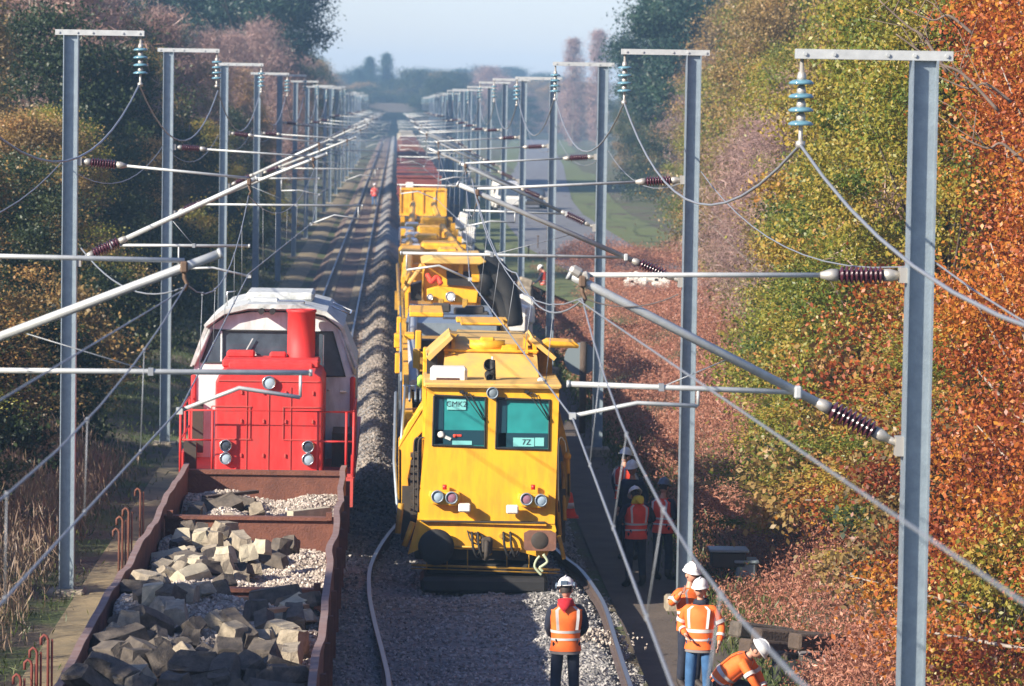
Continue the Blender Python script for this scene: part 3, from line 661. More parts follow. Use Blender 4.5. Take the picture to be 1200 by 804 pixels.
# cab as a faceted shell with window openings
cy0,cy1=3.1,7.6
prof=[(-1.46,1.45),(-1.46,3.12),(-1.17,3.80),(-.86,4.02),(-.4,4.10),(.4,4.10),(.9,4.02),(1.2,3.80),(1.49,3.12),(1.49,1.45)]
mb=MB(); n=len(prof)
vs=[(x,cy0,z) for x,z in prof]+[(x,cy1,z) for x,z in prof]
mb.add(vs,[(i,i+n,i+n+1,i+1) for i in range(n-1)]+[tuple(range(n,2*n))])
# front wall with openings: built from panels around two windows
wl=(-1.30,.33,3.17,3.76); wr=(.72,1.2,2.95,3.72)
def front(poly): mb.prism(poly,'y',cy0,cy0+.05)
front([(-1.46,1.45),(.60,1.45),(.60,3.17),(-1.44,3.17)])
front([(.60,1.45),(1.49,1.45),(1.49,2.95),(.60,2.95)])
front([(-1.44,3.17),(-1.31,3.17),(-1.10,3.76),(-1.18,3.80)])
front([(.40,3.17),(.60,3.17),(.60,3.76),(.40,3.76)]); front([(.60,2.95),(.74,2.95),(.74,3.76),(.60,3.76)])
front([(1.30,2.95),(1.48,2.95),(1.49,3.12),(1.2,3.76),(1.06,3.76)])
front([(-1.18,3.76),(1.2,3.76),(1.17,3.82),(.9,4.02),(.4,4.10),(-.4,4.10),(-.86,4.02),(-1.17,3.80)])
cab=mb.build('cab',CABG,lo)
for poly,nm in(([(-1.31,3.17),(.40,3.17),(.40,3.76),(-1.10,3.76)],'windscreen'),([(.74,2.95),(1.30,2.95),(1.06,3.76),(.74,3.76)],'door_window')):
    mb=MB(); mb.prism(poly,'y',cy0+.03,cy0+.04); o=mb.build(nm,DGLS,cab)
    mb=MB(); pts=[(x,cy0-.008,z) for x,z in poly]; mb.tube(pts+[pts[0]],.018,6); mb.build('window_rubber',BLK,o)
mb=MB(); mb.tube([(-1.44,cy0-.03,3.12),(-1.14,cy0-.03,3.80)],.05,6); mb.tube([(1.47,cy0-.03,3.0),(1.19,cy0-.03,3.80)],.035,6); mb.split('corner_pillar',ROOFG,cab)
mb=MB(); mb.cyl((.98,cy0-.04,2.7),(1.02,cy0-.04,2.7),.02,8); mb.box((1.27,cy0-.03,2.68),(.12,.04,.03)); mb.box((.90,cy0-.012,3.35),(.02,.02,.7)); mb.build('door_handle',CHR,cab)
mb=MB(); mb.box((-.95,cy0-.012,3.47),(.03,.02,.55)); mb.box((-.5,cy0-.03,3.4),(.02,.02,.5),rot=Matrix.Rotation(.5,3,'Y')); mb.build('window_divider',CABG,cab)
mb=MB() # litter behind the windscreen
for i in range(14):
    x=rnd.uniform(-.9,.2); mb.box((x,cy0-.02-.02*rnd.random(),3.20+.03*rnd.random()+.14*math.exp(-((x+.35)/.25)**2)*rnd.random()),(.14,.05,.07),rot=Matrix.Rotation(rnd.uniform(-.5,.5),3,'Y'),bev=.015)
mb.build('paper_heap',WHITE,lo)
# roof with overhang
pr=[(-1.47,3.10),(-1.18,3.81),(-.90,4.04),(-.45,4.13),(.45,4.13),(.93,4.04),(1.21,3.81),(1.50,3.10),(1.54,3.10),(1.26,3.85),(.96,4.10),(.48,4.22),(-.48,4.22),(-.94,4.10),(-1.24,3.85),(-1.51,3.10)]
mb=MB(); mb.prism(pr,'y',cy0-.07,cy0+.02); mb.prism([(a*.99,b) for a,b in pr[1:7]]+[(a*.99,b) for a,b in pr[9:15]],'y',cy0+.05,cy1+.3); 
mb.prism([(-1.24,3.82),(-.90,4.06),(-.45,4.17),(.45,4.17),(.93,4.06),(1.24,3.82),(1.27,3.86),(.96,4.13),(.48,4.25),(-.48,4.25),(-.94,4.13),(-1.26,3.86)],'y',cy0-.20,cy1+.3)
rf=mb.build('roof',ROOFG,lo)
mb=MB(); mb.box((.05,5.6,4.30),(1.25,1.8,.16),bev=.04); mb.box((-.2,4.2,4.24),(.5,.5,.12),bev=.03); mb.build('roof_hatch',ROOFG,rf)
mb=MB(); 
for x in(-.22,-.02): mb.cyl((x,cy0-.40,4.13),(x,cy0-.1,4.13),.055,12)
mb.split('roof_horn',BLK,rf)
mb=MB(); mb.box((.3,cy0+.3,4.27),(.5,.16,.07),bev=.02); mb.tube([(-.9,4.2,4.14),(-.9,4.2,4.4),(-.75,4.2,4.42)],.015,6); mb.tube([(1.0,5.5,4.1),(1.35,5.5,3.95),(1.36,6.8,3.95),(1.0,6.8,4.1)],.02,6); mb.split('roof_fitting',CHR,rf)
mb=MB(); mb.prism([(-1.15,1.5),(1.2,1.5),(1.2,3.0),(-1.15,3.0)],'y',8.0,12.4); mb.build('rear_hood',RED,lo,bevel=.04)
mb=MB(); mb.box((-1.36,.6,1.7),(.22,.3,.5)); mb.box((-1.35,2.9,2.0),(.2,.1,.9)); mb.box((1.28,2.2,1.75),(.36,1.4,.6)); mb.split('side_cabinet',UND,lo)
# ------------------------------------------------------------------ yellow track-renewal machine (front unit)
YO=Vector((RX,63.2,0))
ym=empty('track_machine',YO,'big yellow rail machine cab with two teal windscreens facing the standing worker','rail machine','yellow machines of the work train')
def Q(px,py,D=63.2): return at(px,py,D)-YO
def PL(pts,D=63.2): return [(Q(x,y,D).x,Q(x,y,D).z) for x,y in pts]
WLp=[(509,463.5),(569,466),(568,524),(507,521.5)]; WRp=[(583,467),(644,469),(643,527),(581,525)]
mb=MB()
for poly in([(500,450),(655,455.5),(655,469.3),(644,469),(583,467),(569,466),(509,463.5),(500,463.2)],
            [(500,463.2),(509,463.5),(507,521.5),(497,521)],[(569,466),(583,467),(581,525),(568,524)],[(644,469),(655,469.3),(653,527.5),(643,527)],
            [(497,521),(507,521.5),(568,524),(581,525),(643,527),(653,527.5),(650,614),(489,609)]):
    mb.prism(PL(poly),'y',0,.06)
# sides, roof of the cab
a,b,c,d=[Q(*p) for p in((500,450),(655,455.5),(650,614),(489,609))]
for p,q in((a,d),(b,c)):
    x=(p.x+q.x)/2; xx=x+(.03 if x<0 else -.03); mb.prism([(.06,q.z),(.06,p.z),(2.4,p.z+.02),(2.4,q.z)],'x',xx-.025,xx+.025)
cabY=mb.build('cab',Y_,ym)
mb=MB(); mb.box(((a.x+b.x)/2,1.2,a.z-.01),(b.x-a.x+.10,2.6,.07),bev=.02); mb.box(((a.x+b.x)/2,-.05,a.z-.03),(b.x-a.x+.04,.10,.05),bev=.015); mb.build('cab_roof',YD,cabY)
for poly in(WLp,WRp):
    mb=MB(); mb.prism(PL(poly),'y',.035,.045); w=mb.build('windscreen',TEAL,cabY)
    mb=MB(); pts=[Vector((x,-.012,z)) for x,z in PL(poly)]; mb.tube(pts+[pts[0]],.024,6,smooth=False); mb.build('window_rubber',BLK,w)
    x0_,x1_=PL(poly)[0][0],PL(poly)[1][0]; z0_,z1_=PL(poly)[3][1],PL(poly)[0][1]
    mb=MB(); mb.box(((x0_+x1_)/2,.028,z0_+.13),(x1_-x0_-.04,.008,.24)); mb.box((x0_+.09,.027,(z0_+z1_)/2),(.13,.006,z1_-z0_-.04)); mb.build('dashboard',TEALD,w)
def card(px0,py0,px1,py1,m,name='window_card',y=.018):
    p=Q((px0+px1)/2,(py0+py1)/2); q0=Q(px0,py0);q1=Q(px1,py1)
    mb=MB(); mb.box((p.x,y,p.z),(abs(q1.x-q0.x),.006,abs(q1.z-q0.z))); return mb.build(name,m,cabY)
card(524,467,546,480.5,CARD); card(530,516.5,553,521.5,CARD); card(601.5,513,626,523.5,CARD); card(627,513,637.5,523,CARD)
mb=MB(); p=Q(517,509.5); mb.lathe((p.x,.02,p.z),(0,-1,0),[(.05,0),(.06,.005),(.03,.012)],14); p=Q(525,513.5); mb.box((p.x,.015,p.z),(.1,.01,.05),rot=Matrix.Rotation(.4,3,'Y')); mb.split('window_ornament',WHITE,cabY)
mb=MB(); p=Q(536,510.5); mb.box((p.x,.015,p.z),(.14,.01,.035),bev=.004); p=Q(533,511); mb.lathe((p.x,.015,p.z),(0,-1,0),[(.03,0),(.03,.01)],10); mb.split('window_ornament',ORR,cabY)
def text(s,loc,size,m,parent,name,rot=(PI/2,0,0)):
    cu=bpy.data.curves.new(name,'FONT'); cu.body=s; cu.size=size; cu.align_x='CENTER'; cu.align_y='CENTER'; cu.extrude=.001
    o=bpy.data.objects.new(name,cu); col.objects.link(o); dg=bpy.context.evaluated_depsgraph_get(); me=bpy.data.meshes.new_from_object(o.evaluated_get(dg)); bpy.data.objects.remove(o)
    me.materials.clear(); me.materials.append(m); o=bpy.data.objects.new(name,me); col.objects.link(o); o.parent=parent; o.location=loc; o.rotation_euler=rot; return o
p=Q(535,474); text('CMK2',(p.x,.012,p.z),.13,NAVY,cabY,'card_lettering')
p=Q(617,518.5); text('7Z',(p.x,.010,p.z),.13,NAVY,cabY,'card_lettering')
# wipers
for px in(541,617):
    mb=MB(); p0=Q(px,459); mb.box((p0.x,-.05,p0.z),(.07,.05,.05)); mb.box((p0.x+.05,-.05,p0.z-.02),(.10,.03,.03))
    for dx in(0,7): mb.tube([Q(px+2+dx,460)+Vector((0,-.05,0)),Q(px+25+dx*.3,492)+Vector((0,-.05,0))],.008,5)
    mb.tube([Q(px+15,470)+Vector((0,-.04,0)),Q(px+27,493)+Vector((0,-.04,0))],.012,5); mb.build('windscreen_wiper',BLK,ym)
p=Q(577,460); mb=MB(); mb.cyl((p.x,.1,p.z),(p.x,-.04,p.z),.05,12); mb.box((p.x,.02,p.z+.11),(.06,.06,.1)); mb.build('lamp_bracket',Y_,ym)
lamp(p.x,-.04,p.z,ym,GREYS,.10,'top_headlight',GALV)
for pxs,pod in(((512.5,580.5),(529,582)),((616.5,583.5),(633.5,585))) and ((((512.5,580.5),(529,582)),0),(((616.5,583.5),(633.5,585)),1)):
    (ax_,ay_),(bx_,by_)=pxs; A=Q(ax_,ay_);B=Q(bx_,by_)
    mb=MB(); mb.prism([(A.x-.13,A.z+.09),(B.x+.13,B.z+.09),(B.x+.15,B.z),(B.x+.10,B.z-.14),(A.x-.08,A.z-.14),(A.x-.15,A.z)],'y',-.15,-.002); mb.build('lamp_pod',Y_,ym,bevel=.02)
    lamp(A.x,-.15,A.z,ym,LENS if pod==0 else LENSR,.105,'headlight',GALV); lamp(B.x,-.15,B.z,ym,LENSR if pod==0 else LENS,.105,'headlight',GALV)
    p=Q(521 if pod==0 else 624.5,569.5); mb=MB(); mb.cyl((p.x,-.10,p.z-.05),(p.x,-.10,p.z+.03),.035,12); mb.build('marker_light',REDL,ym)
for px,py in((544,593.5),(600,595.5)):
    p=Q(px,py); mb=MB(); mb.box((p.x,-.18,p.z),(.20,.16,.14),bev=.02); mb.cyl((p.x+.02,-.1,p.z),(p.x+.02,-.002,p.z),.03,8); o=mb.build('work_light',WHITE,ym)
# bumper and lower front
mb=MB(); mb.prism(PL([(489,609),(650,614),(652,622),(640,655),(606,646),(540,644),(500,640),(478,650)]),'y',.02,.19)
mb.prism(PL([(497,608),(640,612.5),(640,616),(497,611.5)]),'y',-.05,.019); mb.build('bumper_beam',Y_,ym)
mb=MB(); mb.box((Q(566,611).x,-.02,Q(566,611).z),(2.05,.10,.025)); mb.build('front_seam',UND,ym)
mb=MB(); mb.box((0,1.5,.62),(2.2,2.6,.5)); mb.box((0,12.5,.55),(1.9,19,.5)); mb.build('underframe',UND,ym)
# buffers
p=Q(511,640); mb=MB(); mb.cyl((p.x,.3,p.z),(p.x,-.1,p.z),.13,18); mb.lathe((p.x,-.1,p.z),(0,-1,0),[(.25,0),(.30,.02),(.30,.05),(.2,.07),(.05,.08)],28); mb.build('buffer',BLK,ym)
p=Q(632,632); mb=MB(); mb.cyl((p.x,.3,p.z),(p.x,-.14,p.z),.12,18); mb.prism([(p.x-.26,p.z-.14),(p.x-.22,p.z-.17),(p.x+.22,p.z-.17),(p.x+.27,p.z-.14),(p.x+.27,p.z+.12),(p.x+.18,p.z+.165),(p.x-.18,p.z+.165),(p.x-.26,p.z+.12)],'y',-.19,-.13); bo=mb.build('buffer',RUSTL,ym)
mb=MB(); mb.lathe((p.x,-.19,p.z),(0,-1,0),[(.145,0),(.14,.006),(.05,.01)],24); mb.build('grease_patch',UND,bo)
mb=MB(); p=Q(570,640); mb.box((p.x,0,p.z+.02),(.2,.3,.28),bev=.04); mb.tube([(p.x,-.1,p.z+.1),(p.x,-.22,p.z+.05),(p.x,-.24,p.z-.12),(p.x,-.16,p.z-.2),(p.x,-.1,p.z-.12)],.04,8)
mb.build('coupling_hook',UND,ym)
mb=MB()
for px in(553,560,590,598):
    p=Q(px,626); mb.tube(spl([(p.x,.08,p.z),(p.x,-.1,p.z+.02),(p.x+.02,-.14,p.z-.2),(p.x+.09,-.10,p.z-.36),(p.x+.14,0,p.z-.28)],5),.022,6)
mb.tube(spl([Q(548,622),Q(552,633)+Vector((0,-.1,0)),Q(562,637)+Vector((0,-.12,0)),Q(566,628)+Vector((0,-.1,0)),Q(556,624)+Vector((0,-.05,0))],5),.014,6); mb.split('brake_hose',BLK,ym)
mb=MB()
for px,py in((566,645),(574,648),(587,628),(560,630)): p=Q(px,py); mb.cyl((p.x,.08,p.z),(p.x,-.06,p.z),.04,10)
mb.tube([Q(530,640)+Vector((0,-.03,0)),Q(610,643)+Vector((0,-.03,0))],.018,6); mb.split('pipe_fitting',YG,ym)
mb=MB(); pts=[Q(632,650),Q(628,655),Q(626,662),Q(630,668),Q(634,672)]; mb.tube(spl([p+Vector((0,-.2,0)) for p in pts],4),.022,6); pts=[Q(636,648),Q(641,656),Q(636,661),Q(632,664),Q(636,668)]; mb.tube(spl([p+Vector((0,-.2,0)) for p in pts],4),.025,6)
mb.build('rope_tie',mat('pale_rope',(.42,.48,.32),.9),ym)
mb=MB(); mb.tube([Q(482,662),Q(656,668)],.022,6); mb.tube([Q(482,666),Q(656,672)],.012,6)
for px in(500,524,548,594,620): mb.cyl(Q(px,640)+Vector((0,.05,0)),Q(px,668)+Vector((0,.05,0)),.012,6)
mb.build('guard_bar',YG,ym)  # darker yellow tones the bar down for the shade under the front
for dy in (2.2,4.0,14,16):
    mb=MB()
    for s in(-1,1): mb.cyl((s*.68,dy,.42),(s*.82,dy,.42),.42,20)
    mb.cyl((-.7,dy,.42),(.7,dy,.42),.07,10); mb.build('wheelset',UND,ym)
mb=MB(); mb.box((.05,.35,-.01),(2.1,1.2,.26),bev=.06); mb.box((.05,.5,.2),(1.9,.7,.2),bev=.05); mb.build('front_shade_block',BLK,ym)  # black block added for the dark shade under the front bar
# side wings
mb=MB(); mb.prism(PL([(500,470),(500,500),(487,514),(478,560),(481,600),(489,610),(484,616),(467,590),(467,523),(478,495)],63.9),'y',.6,.68)
mb.prism(PL([(500,470),(467,523),(467,527),(500,476)],63.9),'y',.6,2.2); mb.prism(PL([(467,523),(467,588),(471,592),(471,527)],63.9),'y',.6,2.4); mb.split('side_wing',Y_,ym,bevel=.01)
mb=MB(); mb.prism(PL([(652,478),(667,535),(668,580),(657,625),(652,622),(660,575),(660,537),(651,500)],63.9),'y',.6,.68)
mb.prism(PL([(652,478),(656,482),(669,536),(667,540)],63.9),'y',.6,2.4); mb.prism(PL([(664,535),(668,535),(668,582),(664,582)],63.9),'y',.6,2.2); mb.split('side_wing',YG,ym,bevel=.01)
mb=MB()
for x in(486,491): mb.tube(spl([Q(x-1,600),Q(x-1,540),Q(x,516),Q(x+6,513)],5),.016,6)
for py in(530,552,572): mb.tube([Q(484,py),Q(492,py)],.014,6)
mb.tube(spl([Q(655,600),Q(655,520),Q(662,517),Q(664,530)],5),.014,6)
mb.split('grab_rail',UND,ym)
mb=MB()
for i in range(9): mb.box(Q(486,535+i*9)+Vector((0,.3,0)),(.14,.3,.06))
mb.box((-1.15,1.2,1.1),(.35,1.4,.9)); mb.box((1.25,1.2,1.1),(.3,1.6,.9)); mb.split('equipment_rack',UND,ym)
mb=MB(); mb.tube([Q(652,545)+Vector((0,.4,0)),Q(657,630)+Vector((0,.3,0))],.035,8); mb.tube([Q(661,545)+Vector((0,.6,0)),Q(663,612)+Vector((0,.3,0))],.03,8); mb.tube([Q(655,628),Q(661,655)],.035,8); mb.tube([Q(484,612),Q(474,640)],.05,8); mb.tube([Q(470,590),Q(466,625)],.05,8); mb.split('jack_arm',YG,ym)
mb=MB(); p=Q(665,534,63.8); mb.lathe(p,(0,-1,0),[(.05,0),(.06,.06),(.03,.1)],10); mb.tube([p,p+Vector((.02,0,-.3))],.03,6); mb.build('work_light',Y_,ym)
# AC unit
p=Q(526,440,63.9); mb=MB(); mb.box(p+Vector((0,.2,0)),(.62,.5,.28),bev=.05); ac=mb.build('air_conditioner',WHITE,ym)
mb=MB(); mb.box(p+Vector((-.02,-.056,-.08)),(.38,.02,.085)); mb.build('air_grille',mat('brown_grille',(.06,.02,.015),.7),ac)
# upper housing with sloping front
mb=MB()
A_=[Q(518,446,64.6),Q(632,451,64.6)]; B_=[Q(522,409,65.4),Q(629,413,65.4)]; C_=[Q(531,394,66.6),Q(619,398,66.6)]; E_=[Q(536,386,69.8),Q(612,389,69.8)]
vs=[]
for l in(A_,B_,C_,E_): vs+=l
for l in(A_,B_,C_,E_): vs+=[Vector((v.x,v.y,2.9)) for v in l]
mb.add(vs,[(0,1,3,2),(4,5,7,6),(2,3,5,4),(0,2,10,8),(2,4,12,10),(4,6,14,12),(1,9,11,3),(3,11,13,5),(5,13,15,7),(6,7,15,14),(0,8,9,1)])
hs=mb.build('upper_housing',YD,ym)
mb=MB(); mb.box((B_[0]+B_[1])/2+Vector((0,-.03,.0)),((B_[1]-B_[0]).x+.06,.14,.05),bev=.015)
for px in(523,531,616,626): 
    p=Q(px,404,65.7); mb.prism([(65.2-63.2,p.z-.12),(65.95-63.2,p.z+.13),(65.95-63.2,p.z-.12)],'x',p.x-.03,p.x+.03)
p=Q(571,405,65.5); mb.cyl(p+Vector((-.3,0,0)),p+Vector((.3,0,0)),.10,14); mb.box(p+Vector((.0,.1,.02)),(.25,.3,.24),bev=.03); mb.box(p+Vector((.38,0,-.03)),(.3,.2,.12),bev=.02); mb.build('housing_rib',Y_,hs)
mb=MB(); mb.prism(PL([(520,450),(500,452),(500,413),(528,389),(536,390),(520,412)],66.2),'y',2.6,3.4); mb.prism(PL([(631,455),(646,458),(646,416),(619,392),(612,393),(630,414)],66.2),'y',2.6,3.4); mb.split('side_cowl',YG,ym)
mb=MB(); mb.prism(PL([(499,414),(527,389),(530,392),(503,418)],66.2),'y',1.9,4.2); mb.prism(PL([(622,391),(649,414),(646,418),(618,395)],66.2),'y',1.9,4.2); mb.split('roof_flap',YD,ym)
mb=MB(); mb.box(Q(506,430,66)+Vector((0,-.5,0)),(.18,.5,.5)); mb.split('side_opening',BLK,ym)
# exhaust stacks (black open pipe)
mb=MB(); p=Q(573.5,429,63.9); mb.lathe(p+Vector((0,.35,-.02)),(0,-1,.15),[(.09,0),(.095,.30),(.085,.31),(.07,.2)],18); p=Q(573,440,63.8); mb.lathe(p+Vector((0,.3,0)),(.1,-1,-.2),[(.07,0),(.075,.22),(.06,.23),(.05,.1)],16); mb.cyl(Q(577,422,64),Q(578,446,64),.05,10); mb.split('exhaust_pipe',BLK,ym)
mb=MB(); mb.box(Q(634,447,63.9),(.12,.12,.13),bev=.03); mb.tube([Q(577,418,64),Q(577,425,64)],.02,6); mb.build('roof_beacon',WHITE,ym)
mb=MB(); mb.prism(PL([(635,401),(642,397.5),(672,399),(677,403),(676,406),(640,405),(635,407)],66),'y',2.3,3.2); mb.build('folding_flap',Y_,ym)
# rear superstructure behind the cab: trusses, pipes, walkways, 30 m long
mb=MB()
def px_box(px0,py0,px1,py1,D,dep,mb): 
    a=Q(px0,py0,D); b=Q(px1,py1,D); mb.box(((a.x+b.x)/2,a.y+dep/2,(a.z+b.z)/2),(abs(b.x-a.x),dep,abs(b.z-a.z)),bev=.02)
px_box(480,366,520,372,84,3,mb); px_box(487,388,494,410,78,.4,mb); px_box(496,408,502,452,70,.4,mb); px_box(484,410,492,440,74,.5,mb)
px_box(465,372,470,412,86,.4,mb); px_box(462,392,469,408,84,.6,mb); px_box(463,415,470,438,80,.5,mb); px_box(474,392,486,398,82,1,mb); px_box(535,374,595,379,80,1.0,mb); px_box(540,378,592,382,78,2,mb)
for D in(70,74,78,82,86,90):
    mb.box((-1.22,D-63.2,1.7),(.12,.14,1.5)); mb.box((1.22,D-63.2,1.7),(.12,.14,1.5)); mb.box((0,D-63.2,2.3),(2.4,.12,.12))
mb.box((-1.22,18,2.45),(.14,28,.14)); mb.box((1.22,18,2.45),(.14,28,.14)); mb.box((-1.25,18,1.2),(.14,28,.18)); mb.box((1.25,18,1.2),(.14,28,.18))
mb.build('rear_frame',Y_,ym)
mb=MB(); mb.box((0,18,1.0),(2.3,28,.3)); mb.box((.1,13,1.9),(1.7,8,1.3),bev=.08); mb.box((.0,22,1.7),(1.6,7,1.0),bev=.08); 
for i in range(12): 
    y=7+i*2.1; mb.cyl((-1.1,y,1.2),(-1.1,y+.01,2.1),.04,6); mb.box((rnd.uniform(-.9,.9),y,rnd.uniform(2.2,2.6)),(rnd.uniform(.3,.7),rnd.uniform(.4,1),.3),bev=.03)
mb.split('rear_machinery',UND,ym)
mb=MB()
for x,z0 in((-1.35,3.0),(-1.35,2.5)): mb.tube([(x,4.5,z0),(x,30,z0)],.022,6)
for i in range(14): mb.cyl((-1.35,4.5+i*1.9,1.2),(-1.35,4.5+i*1.9,3.0),.02,6)
mb.tube([Q(464,460,66),Q(462,540,64.5),Q(466,600,63.6)],.03,6); mb.tube([Q(475,452,66),Q(470,520,64.5)],.025,6)
for px in(474,480,487,493): mb.cyl(Q(px,452,68),Q(px,470,67),.02,6)
mb.tube([Q(472,452,68),Q(497,453,68)],.02,6); mb.build('walkway_rail',GALV,ym)
mb=MB(); mb.tube([(-1.1,8,2.7),(-1.1,20,2.8),(-1.0,33,2.8)],.10,12); mb.build('air_duct',GALVL,ym)
mb=MB(); 
for i in range(22):
    y=6+i*1.25; mb.tube(spl([(1.28,y,2.4),(1.4,y+.3,2.0),(1.38,y+.5,1.4),(1.25,y+.7,1.1)],4),.035,6)
    mb.box((1.35,y+.2,1.6),(.14,.5,rnd.uniform(.3,.9)),bev=.02)
mb.split('side_hoses',UND,ym)
mb=MB(); p=Q(495,447,67); mb.box(p,(.18,.3,.22),bev=.05); mb.build('fuel_can',mat('lime_plastic',(.35,.6,.08),.5),ym)
# ---- second yellow unit
Y2=Vector((RX,101,0)); 
um=empty('track_machine',Y2,'second yellow rail machine with a bright white lamp, behind the front cab','rail machine','yellow machines of the work train')
def Q2(px,py,D=106): return at(px,py,D)-Y2
def P2(pts,D=106): return [(Q2(x,y,D).x,Q2(x,y,D).z) for x,y in pts]
mb=MB(); mb.prism(P2([(496,308),(560,308),(561,356),(496,353)]),'y',5,8); mb.build('cab',Y_,um,bevel=.05)
mb=MB(); mb.prism(P2([(493,308),(507,301),(564,300),(570,306),(562,309)]),'y',4.4,9); mb.prism(P2([(493,308),(470,342),(473,344),(497,311)]),'y',4.6,4.9); mb.build('canopy',YD,um,bevel=.03)
mb=MB(); mb.prism(P2([(523,317),(560,319),(560,336),(524,334)]),'y',4.9,4.99); mb.prism(P2([(481,334),(494,330),(494,352),(481,352)]),'y',4.8,6); mb.split('dark_recess',BLK,um)
mb=MB(); mb.prism(P2([(538,306),(544,306),(542,324),(536,322)]),'y',4.8,4.9); mb.prism(P2([(551,306),(562,306),(562,330),(553,330)]),'y',4.75,4.88); mb.prism(P2([(500,338),(515,334),(560,340),(558,354),(500,352)]),'y',4.4,4.9); mb.split('front_panel',Y_,um,bevel=.02)
for px,py,r in((504,348,.09),(528,347.5,.14)):
    p=Q2(px,py,105.3); lamp(p.x,p.y,p.z,um,HELM,r,'work_lamp')
mb=MB(); mb.tube(spl([Q2(501,322,105.6),Q2(506,330,105.4),Q2(512,325,105.5),Q2(517,333,105.4)],6),.07,8); mb.split('orange_hose',ORR,um)
mb=MB(); mb.tube(spl([Q2(563,308),Q2(578,313),Q2(590,330),Q2(597,350),Q2(601,382)],6),[.30]*24+[.26],12,squash=(1,1)); mb.tube(spl([Q2(566,330),Q2(574,340),Q2(588,356),Q2(596,376)],5),.26,10); mb.tube([Q2(563,310),Q2(572,345)],.28,10); mb.build('conveyor_hood',BLK,um)
mb=MB(); a=Q2(480,357,103); b=Q2(585,377,92); mb.add([Q2(480,356,105),Q2(572,358,105),Q2(582,380,90),Q2(476,378,90),Q2(480,356,105)-Vector((0,0,.3)),Q2(572,358,105)-Vector((0,0,.3)),Q2(582,380,90)-Vector((0,0,.3)),Q2(476,378,90)-Vector((0,0,.3))],[(0,1,2,3),(4,5,6,7),(0,1,5,4),(1,2,6,5),(2,3,7,6),(3,0,4,7)]); mb.build('deck',GALV,um)
mb=MB()
for px,py in((492,366),(505,369),(517,363),(540,368),(556,366),(498,374),(548,374),(563,372)): mb.box(Q2(px,py,97)+Vector((0,0,.05)),(rnd.uniform(.2,.5),.5,.22),bev=.04)
mb.split('deck_machinery',UND,um)
mb=MB()
for px in(517,545): mb.box(Q2(px,364,99)+Vector((0,0,.1)),(.14,.2,.4),bev=.02)
mb.tube([Q2(472,340),Q2(474,420,92)],.05,8); mb.tube([Q2(466,310,110),Q2(470,400,90)],.05,8); mb.tube([Q2(480,320),Q2(470,345)],.04,8); mb.box(Q2(468,352,104),(.25,.4,.5)); mb.box(Q2(470,388,90),(.2,.3,.6)); mb.box((0,30,1.1),(2.5,62,.3)); mb.build('frame',YG,um)
for dy in (-8,-6,20,22,40,42):
    mb=MB()
    for s in(-1,1): mb.cyl((s*.68,dy,.42),(s*.82,dy,.42),.42,20)
    mb.cyl((-.7,dy,.42),(.7,dy,.42),.07,10); mb.build('wheelset',UND,um)
# arms and beams further back: sleeper gantry
gn=empty('sleeper_gantry',(RX,130,0),'long yellow gantry of paired beams between the two yellow cabs and the hopper','rail machine','yellow machines of the work train')
mb=MB()
for s in(-1,1):
    mb.tube([(s*.55,80,2.5),(s*.75,50,2.1),(s*1.0,10,2.4),(s*1.15,-15,2.6)],.16,8,smooth=False); mb.box((s*1.15,30,1.3),(.2,80,.35))
    for i in range(8): mb.box((s*1.15,-8+i*9,1.9),(.2,.4,1.2))
for i in range(11): mb.box((0,-12+i*7.5,2.3-.03*i),(2.2,.5,.3),rot=Matrix.Rotation(rnd.uniform(-.15,.15),3,'Z'))
mb.build('beam',Y_,gn)
mb=MB(); 
for i in range(9): mb.box((rnd.uniform(-.6,.6),-10+i*8,2.0),(rnd.uniform(.6,1.6),3,rnd.uniform(.6,1.2)),bev=.1)
mb.box((-.9,12,2.2),(.9,6,.8),bev=.1); mb.split('engine_housing',Y_,gn)
mb=MB(); mb.box((0,30,.8),(2.2,80,.4)); mb.build('underframe',UND,gn)
mb=MB()
for i in range(6): mb.box((rnd.uniform(-1.1,-.7),14+i*7,2.1),(.7,2.4,.6),bev=.08)
mb.split('white_tank',WHITE,gn)
hp=empty('hopper_unit',(RX,214,0),'square yellow hopper box raised on two legs, in front of the dark red wagons','rail machine')
s_=4500/214; X=lambda px:(px-465)/s_-RX; Z=lambda py:7.9-(py-122)/s_
mb=MB(); mb.box(((X(471)+X(524))/2,1.2,(Z(220)+Z(252))/2),(X(524)-X(471),2.4,Z(220)-Z(252)),bev=.06)
for px in(471,483,497,511,524): mb.box((X(px),-.04,(Z(220)+Z(252))/2),(.09,.08,Z(220)-Z(252)))
mb.box(((X(471)+X(524))/2,-.04,Z(221)),(2.6,.1,.12)); mb.box(((X(471)+X(524))/2,-.04,Z(251)),(2.6,.1,.12)); mb.build('hopper',Y_,hp)
mb=MB()
for px in(487,508): mb.tube([(X(px),.4,Z(252)),(X(px)-.3*(1 if px<500 else -1),-20,.9)],.16,8,smooth=False); mb.box((X(px),.6,.9),(.3,.3,1.8))
mb.split('leg',Y_,hp)
